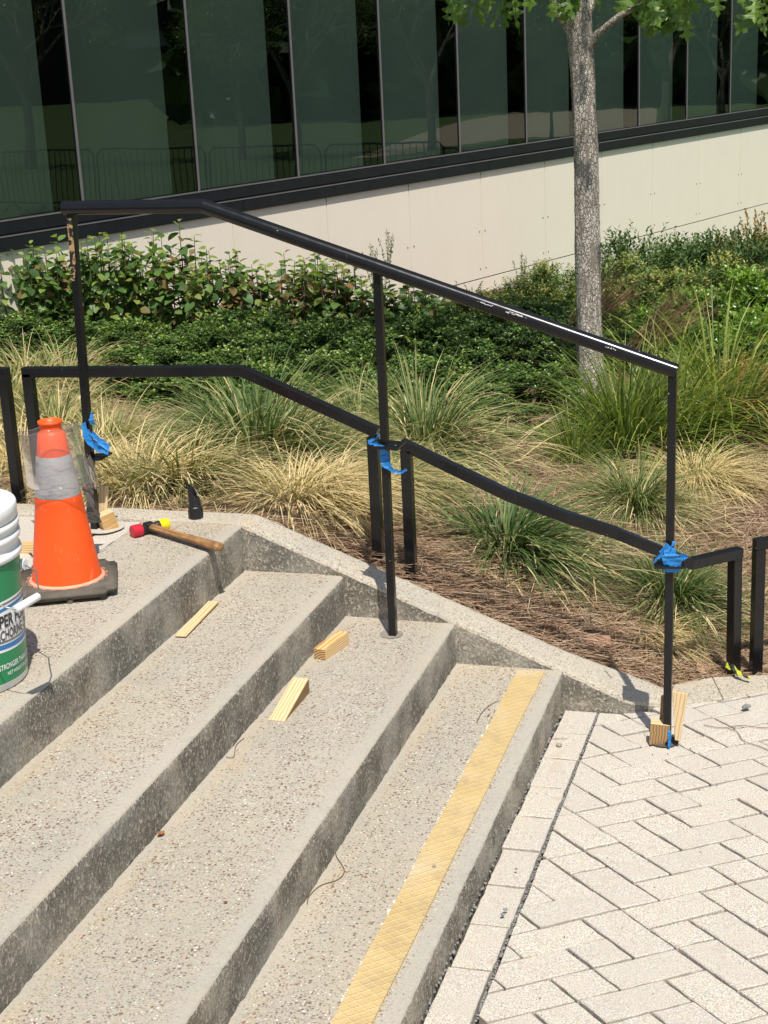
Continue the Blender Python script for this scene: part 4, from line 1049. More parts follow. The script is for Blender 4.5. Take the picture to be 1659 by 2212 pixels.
# bail wire and grip
ST = simple('galvanised_wire', (0.42, 0.42, 0.43), 0.35, 0.5, 0.8, var=0.1)
yb = BC.y
def Bq(px, py, dy): return atY(px, py, yb + dy)
ear = V((BC.x + 0.148 * math.cos(view_a + 1.45), BC.y + 0.148 * math.sin(view_a + 1.45), ZA + 0.255))
g1 = Bq(66, 1308, -0.085); g0 = Bq(22, 1334, -0.150)
mb = MB(); mb.tube([ear, Bq(62, 1260, 0.035), Bq(65, 1285, 0.0), Bq(68, 1300, -0.05), g1.lerp(g0, 0.1), g0, Bq(4, 1330, -0.155), Bq(-30, 1318, -0.15), Bq(-110, 1290, -0.12), Bq(-190, 1240, -0.03)], 0.0016, 8); mb.build('handle_wire', ST, bkt, smooth=True)
mb = MB(); mb.tube([g0, g0.lerp(g1, 0.02), g0.lerp(g1, 0.98), g1], [0.0065, 0.0085, 0.0085, 0.0070], 16); mb.build('grip', WH, bkt, smooth=True)
mb = MB(); mb.tube([ear + V((-0.01, 0, 0)), ear + V((0.004, 0, 0))], 0.012, 14); mb.build('handle_ear', WH, bkt)
bkt.scale = (1.12, 1.12, 1.12)

# ------------------------------------------------------------------ mallet and nozzle
hA = atZ(303, 1160, ZA + 0.0) ; 
mal = empty('hammer', (hA.x, hA.y, ZA)); tag(mal, 'wooden handled hammer with red and yellow plastic faces on the top step', 'hammer')
rh = 0.0205
h0 = atZ(300, 1147, ZA + rh); h1 = atZ(354, 1131, ZA + rh * 0.9)
# head runs from the red face to the yellow face
hd = (h1 - h0); hd.z = 0; Lh = 0.098; hd.normalize(); hs = atZ(285, 1149, ZA + rh); 
hs = V((hs.x, hs.y, ZA + rh)); he = atZ(363, 1131, ZA + rh * 0.95); he = V((he.x, he.y, ZA + rh * 0.95)); hv = he - hs
def hp(t): return hs + hv * t
RED = simple('red_plastic_face', (0.52, 0.016, 0.035), 0.4, 0.4, sc_=60); YEL = simple('yellow_plastic_face', (0.80, 0.62, 0.01), 0.4, 0.4, sc_=60); BLKM = simple('black_hammer_head', (0.016, 0.016, 0.016), 0.5, 0.4, sc_=40, bump=0.3)
mb = MB(); mb.tube([hp(0.0), hp(0.015), hp(0.24), hp(0.26)], [0.0185, 0.0205, 0.0205, 0.0190], 28); mb.build('red_face', RED, mal, smooth=False)
mb = MB(); mb.tube([hp(0.75), hp(0.77), hp(0.97), hp(1.0)], [0.0180, 0.0195, 0.0195, 0.0170], 28); mb.build('yellow_face', YEL, mal, smooth=False)
mb = MB(); mb.tube([hp(0.255), hp(0.27), hp(0.33), hp(0.40), hp(0.52), hp(0.62), hp(0.68), hp(0.76)], [0.0150, 0.0165, 0.0150, 0.0135, 0.0140, 0.0135, 0.0165, 0.0172], 20); 
mb.box(hp(0.48) + V((0, 0, 0.006)), (0.030, 0.034, 0.024), Matrix.Rotation(math.atan2(hv.y, hv.x), 3, 'Z'), ch=0.003); mb.build('hammer_head', BLKM, mal, smooth=False)
k0 = hp(0.50) + V((0, 0, 0.004)); k1 = atZ(477, 1183, ZA + 0.021)
kd = (k1 - k0).normalized()
mb = MB(); bs = len(mb.v); ks = [(-0.02, 0.009), (0.00, 0.0125), (0.03, 0.0145), (0.12, 0.0125), (0.35, 0.0120), (0.6, 0.0130), (0.82, 0.0155), (0.95, 0.0165), (0.99, 0.0150), (1.0, 0.009)]
side = kd.cross(V((0, 0, 1))).normalized(); upk = side.cross(kd)
for t, r in ks:
    c = k0.lerp(k1, t)
    for k in range(20):
        a = 2 * math.pi * k / 20; mb.v.append(tuple(c + side * (r * 1.12 * math.cos(a)) + upk * (r * 0.86 * math.sin(a))))
for i in range(len(ks) - 1):
    for k in range(20):
        k2 = (k + 1) % 20; mb.f.append((i * 20 + k, i * 20 + k2, (i + 1) * 20 + k2, (i + 1) * 20 + k)[::-1]); mb.m.append(0); mb.uv.append([(0.5, 0.5)] * 4)
mb.f.append(tuple(range(20))); mb.f.append(tuple((len(ks) - 1) * 20 + k for k in range(20))[::-1]); mb.m += [0, 0]; mb.uv += [[(0.5, 0.5)] * 20] * 2
def handlemat():
    t = NT('worn_hickory'); v = t.world(rot=(0, 0, -math.atan2(kd.y, kd.x)), scale=(1, 1, 1)); mp = t.n('Mapping'); mp.inputs['Scale'].default_value = (6, 90, 90); t.l(v, mp.inputs[0])
    n1 = t.noise(mp.outputs[0], 1.6, 4); n2 = t.noise(v, 25, 4)
    c = t.mix(t.ramp(n1, [(0.35, 0.0), (0.65, 1.0)]), (0.20, 0.095, 0.035), (0.44, 0.25, 0.10)); c = t.mix(t.ramp(n2, [(0.45, 0.0), (0.7, 0.7)]), c, (0.15, 0.075, 0.04))
    return t.done(c, 0.5, t.bump(n1, 0.3, 0.0008), 0.35)
mb.build('handle', handlemat(), mal, smooth=True)

nz = atZ(418, 1124, ZA); noz = empty('vacuum_nozzle', (nz.x, nz.y, ZA)); tag(noz, 'black plastic nozzle with a slanted tip standing on the curb', 'nozzle')
nx_ = V((nz.x, nz.y + 0.022, ZA + 0.002))
BK = simple('black_nozzle_plastic', (0.012, 0.012, 0.013), 0.42, 0.5, sc_=50, bump=0.15)
mb = MB(); n = 28; prof = [(0.0235, 0.0, 0), (0.0245, 0.004, 0), (0.0235, 0.030, 0), (0.0232, 0.038, 0), (0.0205, 0.041, 0), (0.0200, 0.046, 0), (0.0192, 0.052, -0.001), (0.0190, 0.068, -0.002)]
for r, z, dx in prof:
    for k in range(n):
        a = 2 * math.pi * k / n; mb.v.append((nx_.x + dx + r * math.cos(a), nx_.y + r * math.sin(a), nx_.z + z))
for k in range(n):                                       # slanted open mouth: high on the left
    a = 2 * math.pi * k / n; r = 0.0182
    mb.v.append((nx_.x - 0.003 + r * math.cos(a), nx_.y + r * 0.9 * math.sin(a), nx_.z + 0.093 - 0.024 * math.cos(a)))
for k in range(n):
    a = 2 * math.pi * k / n; r = 0.0142
    mb.v.append((nx_.x - 0.003 + r * math.cos(a), nx_.y + r * 0.8 * math.sin(a), nx_.z + 0.090 - 0.024 * math.cos(a)))
for k in range(n):
    a = 2 * math.pi * k / n; mb.v.append((nx_.x + 0.012 * math.cos(a), nx_.y + 0.012 * math.sin(a), nx_.z + 0.03))
for i in range(len(prof) + 2):
    for k in range(n):
        k2 = (k + 1) % n; mb.f.append((i * n + k, i * n + k2, (i + 1) * n + k2, (i + 1) * n + k)); mb.m.append(0); mb.uv.append([(0.5, 0.5)] * 4)
mb.build('nozzle_body', BK, noz, smooth=False)
mb = MB()
for k in range(10):
    a = 2 * math.pi * k / 10; mb.box((nx_.x + 0.0236 * math.cos(a), nx_.y + 0.0236 * math.sin(a), nx_.z + 0.018), (0.003, 0.002, 0.024), Matrix.Rotation(a, 3, 'Z'))
mb.build('grip_ribs', BK, noz)

# ------------------------------------------------------------------ vegetation builders
def rot_to(n_):
    return n_.to_track_quat('Z', 'Y').to_matrix()
def leaf_quad(mb, p, d, nrm, L, Wd, uv, fold=0.25):
    """pointed leaf of four triangles folded on its midrib"""
    side = d.cross(nrm)
    if side.length < 1e-4: side = d.orthogonal()
    side.normalize(); up = side.cross(d)
    a = p; m_ = p + d * (L * 0.5) + up * (L * 0.02); e = p + d * L - up * (L * 0.08)
    l = p + d * (L * 0.48) + side * (Wd / 2) + up * (Wd * fold); r = p + d * (L * 0.48) - side * (Wd / 2) + up * (Wd * fold)
    n = len(mb.v); mb.v += [tuple(a), tuple(l), tuple(e), tuple(r), tuple(m_)]
    mb.f += [(n, n + 4, n + 1), (n + 4, n + 2, n + 1), (n, n + 3, n + 4), (n + 3, n + 2, n + 4)]; mb.m += [0] * 4; mb.uv += [[uv] * 3] * 4
def rnd_dir():
    v = rng.normal(size=3); return V(v / np.linalg.norm(v))
def bush_mesh(name, mat, rx_, ry_, rz_, twigs, per, L, Wd, seed, lump=0.22, spike=0.10, upright=0.5, bright=1.0, lobes=48, lr=0.075):
    """a shrub: leafy shoots through the outer part of a lumpy dome"""
    random.seed(seed); global rng; rng = np.random.default_rng(seed)
    lumps = [(rnd_dir(), random.uniform(0.3, 1.0)) for _ in range(16)]
    mb = MB(); LB = []
    for i in range(lobes):
        d = rnd_dir(); d.z = abs(d.z) - 0.1 * random.random(); d.normalize()
        LB.append((d, random.uniform(0.74, 1.06), random.uniform(0.6, 1.3), random.gauss(0, 0.12)))
    for i in range(twigs):
        if i % 8:
            dl, rl, sl, tl_ = random.choice(LB); o_ = rnd_dir()
            if o_.z < -0.3: o_.z *= -1
            p = V((dl.x * rx_ * rl, dl.y * ry_ * rl, max(0.03, rz_ * dl.z * rl))) + o_ * (lr * sl * random.uniform(0.55, 1.0))
            ax = (o_ * 0.6 + dl * (1 - upright) * 0.6 + V((0, 0, 1)) * (0.25 + upright) + rnd_dir() * 0.25).normalized()
            Ls = spike * random.uniform(0.5, 1.3); tone = min(1.0, max(0.0, random.gauss(0.36, 0.14) + tl_))
            for k in range(per):
                t = k / per; q = p + ax * (Ls * t); ld = (rnd_dir() * 0.8 + ax * (0.35 + 0.8 * t)).normalized()
                u = min(0.99, max(0.01, (tone - 0.10 + 0.42 * t * t + random.gauss(0, 0.10)) * bright))
                leaf_quad(mb, q, ld, (ax + rnd_dir() * 0.5).normalized(), L * random.uniform(0.7, 1.2), Wd * random.uniform(0.8, 1.15), (u, t))
            continue
        d = rnd_dir(); d.z = abs(d.z) * 1.0 - 0.12 * random.random(); d.normalize()
        r = 1.0
        for ld, la in lumps: r += lump * la * max(0, d.dot(ld) - 0.72) * 3.2
        r -= lump * 0.6
        depth = random.random() ** 1.7
        r *= (1 - 0.42 * depth)
        p = V((d.x * rx_ * r, d.y * ry_ * r, max(0.01, rz_ * (d.z * r))))
        ax = (V((d.x, d.y, d.z)) * (1 - upright) + V((0, 0, 1)) * upright + rnd_dir() * 0.45).normalized()
        Ls = spike * random.uniform(0.6, 1.4)
        tone = min(1.0, max(0.0, random.gauss(0.36, 0.20)))
        for k in range(per):
            t = k / per; q = p + ax * (Ls * t)
            ld = (rnd_dir() * 0.8 + ax * (0.35 + 0.8 * t)).normalized()
            u = min(0.99, max(0.01, (tone - 0.10 + 0.42 * t * t + random.gauss(0, 0.10)) * bright))
            leaf_quad(mb, q, ld, (ax + rnd_dir() * 0.5).normalized(), L * random.uniform(0.7, 1.2), Wd * random.uniform(0.8, 1.15), (u, t))
    return mb.data(name, mat)
def stems_mesh(rx_, ry_, rz_, n, seed, th=0.006):
    random.seed(seed); mb = MB()
    for i in range(n):
        a = random.uniform(0, 6.283); r = random.random() ** 0.5
        tip = V((rx_ * 0.8 * r * math.cos(a), ry_ * 0.8 * r * math.sin(a), rz_ * random.uniform(0.65, 0.95)))
        mid = V((tip.x * 0.5 + random.gauss(0, 0.02), tip.y * 0.5, tip.z * 0.55))
        mb.tube([(tip.x * 0.1, tip.y * 0.1, -0.03), mid, tip], [th, th * 0.7, th * 0.3], 5)
    return mb.data('stem', M['twig'])
def place_shrub(name, label, cat, group, x, y, meF, meS, rz=0.0, sc_=(1, 1, 1), fname='foliage'):
    r_ = bpy.data.objects.new(name, None); col.objects.link(r_); r_.location = (x, y, bedz(x, y)); r_.rotation_euler = (0, 0, rz); r_.scale = sc_; r_.empty_display_size = 0.1
    tag(r_, label, cat, group)
    for nm_, me in ((fname, meF), ('stem', meS)):
        if me is None: continue
        o = bpy.data.objects.new(nm_, me); col.objects.link(o); o.parent = r_
        if nm_ == fname: o['kind'] = 'stuff'
    return r_
def blade(mb, p, az, lean, L, w, droop, uv0, uv1, segs=5, tw=0.0):
    d = V((math.cos(az) * math.sin(lean), math.sin(az) * math.sin(lean), math.cos(lean)))
    side = V((-math.sin(az + tw), math.cos(az + tw), 0)); q = V(p); n0 = len(mb.v)
    for i in range(segs + 1):
        t = i / segs; ww = w * (1 - t ** 2.2) * (0.7 + 0.6 * min(1, t * 4)) * 0.5 + 0.00012
        mb.v.append(tuple(q - side * ww)); mb.v.append(tuple(q + side * ww))
        d = (d + V((math.cos(az) * 0.35, math.sin(az) * 0.35, -1.0)) * (droop * (0.25 + t) / segs)).normalized()
        q = q + d * (L / segs)
    for i in range(segs):
        a = n0 + 2 * i; mb.f.append((a, a + 1, a + 3, a + 2)); mb.m.append(0)
        ua = uv0 + (uv1 - uv0) * (i / segs); ub = uv0 + (uv1 - uv0) * ((i + 1) / segs)
        mb.uv.append([(ua, 0), (ua, 0), (ub, 0), (ub, 0)])
def tuft_mesh(name, n, L, w, spread, dry, droop, seed, mat, wind=0.25, dead=0.35, basew=0.07, segs=5):
    random.seed(seed); mb = MB()
    for i in range(n):
        az = random.uniform(0, 6.283); r = basew * random.random() ** 0.5
        isdead = random.random() < dead
        lean = abs(random.gauss(0, spread)) * (1.5 if isdead else 1.0) + 0.05; lean = min(lean, 1.35)
        LL = L * random.uniform(0.55, 1.1) * (1.0 if not isdead else 0.95)
        p = (r * math.cos(az), r * math.sin(az), -0.01)
        az2 = az + random.gauss(0, 0.5)
        if isdead: u0, u1 = random.uniform(0.55, 0.95), random.uniform(0.6, 0.99)
        else: u0 = max(0.02, random.gauss(dry, 0.12)); u1 = min(0.98, u0 + random.uniform(0.0, 0.35))
        blade(mb, p, az2, lean, LL, w * random.uniform(0.7, 1.3), droop * random.uniform(0.5, 1.5) * (1.3 if isdead else 1), min(.99, u0), u1, segs, random.gauss(0, 0.6))
    if w < 0.006:                                        # matted dead thatch lying in and round the tuft
        for i in range(int(n * 0.20)):
            a = random.uniform(0, 6.283); rr_ = L * 0.75 * random.random() ** 0.7
            u = random.uniform(0.55, 0.97); h_ = 0.10 * random.random() * max(0.0, 1 - rr_ / (L * 0.8)) + 0.01
            blade(mb, (rr_ * math.cos(a), rr_ * math.sin(a), h_), a + random.gauss(0, 1.0), random.uniform(0.9, 1.5), L * random.uniform(0.3, 0.7), w * 0.7, random.uniform(0.5, 2.0), u, u, 4, random.gauss(0, 1))
    return mb.data(name, mat)

# ------------------------------------------------------------------ pine straw mulch
def needles(n):
    random.seed(31); mb = MB(); cnt = 0
    while cnt < n:
        px = random.uniform(-60, 1720); py = random.uniform(860, 1500)
        v = ray(px, py); t0 = (0.1 - 2.0) / v[2]; x, y_ = v[0] * t0, v[1] * t0
        p = onb_fast(x, y_, v)
        if p is None: continue
        x, y_, z = p
        yedge = 4.575 if x < -0.9 else 4.60 + 0.12 * smooth(-0.9, -0.4, x)
        if x > -0.45: yedge = 4.76 + (x + 0.38) * 0.6
        if y_ < yedge - (0.03 if random.random() < 0.10 else -0.01) or y_ > 8.6: continue
        cnt += 1
        az = random.gauss(0.5, 1.1); L = random.uniform(0.07, 0.17); w_ = random.uniform(0.0009, 0.0017); k = random.gauss(0, 3.5)
        zt = z + random.random() ** 1.5 * 0.022 + 0.002; u = min(0.99, max(0.01, random.gauss(0.52, 0.26)))
        n0 = len(mb.v); seg = 4; q = V((x, y_, zt)); a = az; dz = random.gauss(0, 0.08)
        for i in range(seg + 1):
            s_ = V((-math.sin(a), math.cos(a), 0)) * w_
            mb.v.append(tuple(q - s_)); mb.v.append(tuple(q + s_))
            a += k * L / seg; q = q + V((math.cos(a), math.sin(a), dz * (1 - 1.9 * i / seg))) * (L / seg)
        for i in range(seg):
            a0 = n0 + 2 * i; mb.f.append((a0, a0 + 1, a0 + 3, a0 + 2)); mb.m.append(0); mb.uv.append([(u, 0)] * 4)
    return mb
def onb_fast(x, y_, v):
    t = y_ / v[1]
    for _ in range(8):
        X, Y = v[0] * t, v[1] * t
        if not (4.3 < Y < 12): return None
        z = bedz(X, Y); t = t * 0.4 + 0.6 * (z - 2.0) / v[2]
    return v[0] * t, v[1] * t, bedz(v[0] * t, v[1] * t)
tag(needles(34000).build('pine_straw', M['needle']), kind='stuff')

# ------------------------------------------------------------------ grasses
TM = [tuft_mesh('foliage', 1250, 0.52, 0.0040, 0.85, 0.16, 2.2, 101, M['straw_grass'], dead=0.28),
      tuft_mesh('foliage', 1200, 0.50, 0.0040, 0.90, 0.30, 2.5, 102, M['straw_grass'], dead=0.48),
      tuft_mesh('foliage', 1100, 0.44, 0.0042, 0.95, 0.04, 2.1, 103, M['straw_grass'], dead=0.12),
      tuft_mesh('foliage', 1100, 0.46, 0.0038, 1.05, 0.62, 2.6, 104, M['straw_grass'], dead=0.85, basew=0.09)]
GG = 'fine bladed grass tufts in the planting bed'
tufts = [  # px, py of the crown, mesh, scale, zscale, label
 (560, 1010, 0, 1.3, 1.1, 'largest green and straw grass tuft, left of the middle handrail post'),
 (480, 960, 2, 1.1, 0.95, 'green grass tuft behind the nozzle, under the boxwoods'),
 (640, 1090, 3, 0.95, 0.7, 'flattened straw coloured tuft spilling towards the curb bend'),
 (660, 1010, 1, 1.0, 0.9, 'dry tuft right against the bent guard frame'),
 (300, 1060, 3, 1.15, 0.85, 'straw coloured tuft flopping on the curb behind the hammer'),
 (230, 990, 1, 1.0, 0.9, 'blond tuft directly behind the left handrail post'),
 (120, 960, 1, 1.1, 1.05, 'tall blond tuft behind the tip of the traffic cone'),
 (30, 1010, 3, 1.0, 0.9, 'dry tuft at the left photo edge behind the guard frames'),
 (15, 900, 1, 1.1, 1.0, 'pale tuft at the left photo edge below the hedge'),
 (140, 850, 1, 1.1, 1.0, 'mixed tuft left of the left handrail post below the hedge'),
 (60, 860, 1, 1.2, 1.0, 'pale tuft at far left in front of the broadleaf hedge'),
 (770, 930, 0, 1.0, 1.0, 'green tuft seen through the rail left of the middle post'),
 (915, 990, 0, 1.15, 1.15, 'tall loose green tuft right of the middle handrail post'),
 (1090, 1195, 2, 1.15, 0.85, 'dark green combed tuft on the pine straw beneath the sloping rail'),
 (1370, 1105, 0, 0.85, 0.95, 'round green tuft left of the right handrail post'),
 (1450, 1310, 2, 0.95, 0.95, 'dark green tuft behind the lower right handrail post'),
 (1400, 1400, 3, 0.65, 0.65, 'small bleached tuft at the curb left of the right handrail post'),
 (1500, 1040, 3, 1.0, 0.8, 'straw tuft right of the upper right handrail post'),
 (400, 1050, 1, 1.05, 0.8, 'blond tuft behind the black nozzle'),
 (180, 1040, 3, 1.0, 0.8, 'straw tuft between the cone and the left handrail post'),
 (700, 1060, 3, 0.9, 0.7, 'dry tuft just left of the bent frame post'),
 (850, 1060, 1, 0.8, 0.8, 'straw and green tuft behind the middle handrail post'),
]
for i, (px, py, mi, s_, zs, lb) in enumerate(tufts):
    p = onbed(px, py)
    ylim = (4.83 + 0.13 * s_) if p.x < -1.6 else (4.95 + 0.20 * s_)
    if p.y < ylim: p = V((p.x - 0.03, ylim, bedz(p.x, ylim)))
    r_ = bpy.data.objects.new('grass_tuft', None); col.objects.link(r_); r_.location = p; r_.rotation_euler = (random.gauss(0, .05), random.gauss(0, .05), i * 1.9); r_.scale = (s_ * 1.12, s_ * 1.12, s_ * zs * 0.74)
    tag(r_, lb, 'grass tuft', GG)
    o = bpy.data.objects.new('foliage', TM[mi]); col.objects.link(o); o.parent = r_; o['kind'] = 'stuff'
# wide bladed lush grass on the right
WG = tuft_mesh('foliage', 420, 0.85, 0.0095, 0.50, 0.36, 1.4, 120, M['wide_grass'], dead=0.10, basew=0.11, segs=7)
WG2 = tuft_mesh('foliage', 480, 0.86, 0.0085, 0.85, 0.50, 2.0, 121, M['wide_grass'], dead=0.22, basew=0.12, segs=7)
for px, py, me, s_, lb in ((1345, 985, WG, 0.80, 'upright wide bladed grass clump at the foot of the tree trunk'), (1440, 960, WG2, 0.9, 'arching wide bladed grass clump behind the upper right handrail post'), (1560, 930, WG2, 1.0, 'broad arching grass clump near the right photo edge'), (1240, 1000, WG2, 0.42, 'low arching grass clump left of the tree base')):
    p = onbed(px, py); r_ = bpy.data.objects.new('grass_clump', None); col.objects.link(r_); r_.location = p; r_.rotation_euler = (0, 0, px); r_.scale = (s_,) * 3
    tag(r_, lb, 'grass clump', 'wide bladed grass clumps by the tree'); o = bpy.data.objects.new('foliage', me); col.objects.link(o); o.parent = r_; o['kind'] = 'stuff'

# ------------------------------------------------------------------ small leaved evergreen shrubs
BX = [bush_mesh('foliage', M['box_leaf'], 0.46, 0.44, 0.60, 1500, 12, 0.030, 0.0155, 200 + i, 0.60, 0.07, 0.45, lobes=52, lr=0.06) for i in range(3)]
BS = stems_mesh(0.42, 0.40, 0.55, 14, 210)
bxp = [  # px, y, top py
 (215, 8.6, 705), (335, 8.9, 702), (430, 8.3, 712), (545, 8.9, 668), (560, 8.1, 750), (665, 8.5, 705), (760, 8.9, 688), (780, 8.0, 760), (880, 8.6, 690),
 (985, 8.9, 680), (985, 8.1, 770), (1090, 8.6, 715), (1160, 9.1, 700), (330, 8.1, 760), (1130, 7.75, 820), (440, 8.0, 800), (670, 7.85, 820), (880, 7.8, 810), (20, 9.0, 715), (110, 8.9, 725)]
nth = ['first', 'second', 'third', 'fourth', 'fifth', 'sixth', 'seventh', 'eighth', 'ninth', 'tenth']
bxl = ['leftmost but one, beside the left handrail post foot', 'between the left handrail post and the tallest broadleaf shoot', 'below the bend of the handrail', 'highest, under the middle of the sloping handrail', 'in the front row above the bent guard frame corner', 'behind the sloping part of the bent guard frame', 'behind and left of the middle handrail post', 'in front, left of the middle handrail post', 'just right of the middle handrail post', 'in the back row under the handrail, left of the tree', 'in the middle row below the handrail, left of the tree', 'shaded, second from the tree trunk', 'shaded, next to the tree trunk', 'low, over the level rail of the bent guard frame', 'low front bush left of the tree base', 'low front bush over the dark gap in the mulch', 'low front bush behind the largest grass tuft', 'low front bush behind the tall loose grass tuft', 'cut by the left photo edge below the broadleaf hedge', 'left of the left handrail post below the broadleaf hedge']
for i, (px, y_, ty) in enumerate(bxp):
    top = atY(px, ty, y_); gz = bedz(top.x, y_); hh = max(0.25, top.z - gz)
    place_shrub('evergreen_shrub', 'small leaved evergreen shrub ' + bxl[i], 'shrub', 'small leaved evergreen shrubs', top.x, y_, BX[i % 3], BS, i * 2.1, (1.0, 1.0, hh / 0.66))
# right hand glossy shrubs and looser shrubs by the wall
HX = bush_mesh('foliage', M['holly_leaf'], 0.55, 0.50, 0.75, 900, 12, 0.052, 0.025, 221, 0.35, 0.13, 0.55, 1.4, lobes=34, lr=0.10)
HX2 = bush_mesh('foliage', M['back_leaf'], 0.60, 0.50, 0.80, 1200, 12, 0.044, 0.018, 222, 0.45, 0.19, 0.8, 1.35, lobes=34, lr=0.10)
HX3 = bush_mesh('foliage', M['back_leaf'], 0.50, 0.50, 0.80, 1000, 12, 0.050, 0.019, 223, 0.55, 0.28, 0.9, 0.62, lobes=26, lr=0.10)
HX4 = bush_mesh('foliage', M['rust_leaf'], 0.42, 0.40, 0.42, 900, 9, 0.024, 0.015, 224, 0.35, 0.09, 0.3)
HS = stems_mesh(0.45, 0.40, 0.62, 16, 225); HS4 = stems_mesh(0.35, 0.35, 0.30, 14, 226)
rsh = [
 (1590, 9.6, 600, HX, 0.80, 'glossy bright green shrub at the right photo edge'), (1500, 9.9, 650, HX, 0.80, 'glossy bright green shrub left of the one at the photo edge'), (1650, 8.9, 690, HX, 0.8, 'glossy green shrub lowest at the right photo edge'), (1570, 8.7, 730, BX[0], 1.0, 'fine leaved green shrub behind the arching grass clump'),
 (1100, 11.6, 610, HX2, 0.8, 'loose yellow green shrub left of the tree trunk by the wall'), (1190, 12.0, 575, HX2, 0.8, 'loose feathery shrub just left of the tree trunk'), (1010, 11.0, 640, HX2, 0.7, 'loose shrub in front of the wall, under the handrail'),
 (1340, 11.6, 560, HX2, 0.9, 'yellow green shrub right of the tree trunk'), (1400, 12.4, 478, HX3, 1.0, 'tall dark shrub with upright shoots against the cream wall'), (1500, 12.4, 482, HX3, 1.05, 'tall dark spreading shrub against the wall, near its joint line'), (1440, 11.2, 590, HX2, 0.9, 'dense green shrub in front of the tall dark shoots'),
 (1545, 11.4, 560, HX2, 0.9, 'mixed green shrub below the orange tipped shrub'), (1655, 11.8, 470, HX3, 0.9, 'dark shrub at the right edge in front of the cream wall'), (1640, 12.6, 490, HX4, 1.1, 'orange tipped shrub high at the right photo edge'),
 (1620, 8.0, 790, HX4, 1.0, 'low dry orange shrub at right above the straw tufts'), (1330, 10.2, 690, HX2, 0.7, 'shaded shrub close right of the trunk'), (1250, 10.6, 660, BX[1], 1.1, 'dark shrub hidden behind the trunk'), (1120, 10.4, 690, BX[2], 1.1, 'shaded evergreen shrub left of the trunk'), (1430, 9.4, 760, BX[1], 0.9, 'small evergreen shrub behind the wide bladed grass')]
for i, (px, y_, ty, me, s_, lb) in enumerate(rsh):
    top = atY(px, ty, y_); gz = bedz(top.x, y_); hh = max(0.25, top.z - gz); base_h = {HX: 0.85, HX2: 0.98, HX3: 1.05, HX4: 0.48}.get(me, 0.66)
    place_shrub('garden_shrub', lb, 'shrub', None, top.x, y_, me, HS4 if me == HX4 else BS if me in BX else HS, i * 1.7, (s_, s_, hh / base_h))
# feathery shoots over the hedge (loose sprays)
def spray_mesh(seed, n=5, L=0.5):
    random.seed(seed); mb = MB()
    for s in range(n):
        az = random.uniform(0, 6.28); d = V((math.cos(az) * 0.25, math.sin(az) * 0.25, 1)).normalized(); p = V((0, 0, 0)); L_ = L * random.uniform(0.6, 1.0)
        pts = [p + d * (L_ * k / 6) + V((random.gauss(0, .006), random.gauss(0, .006), 0)) for k in range(7)]
        mb.tube(pts, [0.003 - 0.0003 * k for k in range(7)], 4, 1)
        for k in range(46):
            t = 0.25 + 0.75 * random.random(); q = p + d * (L_ * t); ld = (rnd_dir() * 0.9 + d * 0.8).normalized(); leaf_quad(mb, q, ld, rnd_dir(), 0.030, 0.009, (random.uniform(0.3, 0.9), 0))
    return mb.data('foliage', [M['back_leaf'], M['twig']])
SP = spray_mesh(300)
for px, py, y_, lb in ((835, 490, 11.2, 'feathery green shoots rising behind the handrail in front of the wall'), (800, 520, 11.0, 'second spray of feathery shoots, left of the tallest'), (1125, 540, 12.0, 'thin shoots poking above the loose shrub left of the tree')):
    top = atY(px, py, y_); s_ = 0.75; r_ = bpy.data.objects.new('leafy_shoots', None); col.objects.link(r_); r_.location = (top.x, y_, top.z - 0.36); r_.scale = (s_,) * 3
    tag(r_, lb, 'shrub'); o = bpy.data.objects.new('foliage', SP); col.objects.link(o); o.parent = r_; o['kind'] = 'stuff'
    mb = MB(); mb.tube([(0, 0, 0), (0.02, 0, -(top.z - 0.36 - bedz(top.x, y_)) / s_)], 0.004, 5); o = bpy.data.objects.new('stem', mb.data('stem', M['twig'])); col.objects.link(o); o.parent = r_
# reddish seed stalks
random.seed(41); mb = MB()
for i in range(140):
    blade(mb, (random.gauss(0, .05), random.gauss(0, .05), 0), random.gauss(-0.1, 0.35), random.uniform(0.5, 1.05), random.uniform(0.4, 0.62), 0.0045, 0.25, random.random(), random.random(), 5, random.gauss(0, 1))
p = onbed(1350, 850); me = mb.data('stalks', M['plume'])
for q, lb in ((V((0, 0.6, 0)), 'leaning clump of reddish seed stalks right of the trunk'), (V((-0.55, 1.6, 0.0)), 'brown dry stalks in the shade left of the trunk')):
    r_ = bpy.data.objects.new('seed_stalks', me); col.objects.link(r_); r_.location = (p.x + q.x, p.y + q.y, bedz(p.x + q.x, p.y + q.y) + 0.12); tag(r_, lb, 'dry stalks')

# ------------------------------------------------------------------ broad leaved hedge: every leaf an object
def broadleaf(seed, L, Wd, mat):
    random.seed(seed); mb = MB(); n = 7; hw = [0.0, 0.62, 0.95, 1.0, 0.86, 0.52, 0.0]
    cur = random.uniform(0.12, 0.4); cup = random.uniform(0.10, 0.35)
    for i in range(n):
        t = i / (n - 1); x = L * t; z = -cur * L * t * t; w_ = Wd / 2 * hw[i] * random.uniform(0.94, 1.05)
        for s in (-1, 0, 1): mb.v.append((x, s * w_, z + (abs(s) * w_ * cup)))
    for i in range(n - 1):
        for s in (0, 1):
            a = i * 3 + s; mb.f.append((a, a + 3, a + 4, a + 1)); mb.m.append(0); mb.uv.append([(random.uniform(0.1, 0.9),) * 2] * 4)
    u = seed % 7 / 7 + 0.07; mb.uv = [[(u, 0)] * 4 for _ in mb.f]
    return mb.data('leaf', mat, True)
LG = [broadleaf(400 + i, 0.098, 0.070, M['broad_leaf']) for i in range(7)]
LY = [broadleaf(410 + i, 0.088, 0.058, M['broad_leaf_yellow']) for i in range(3)]
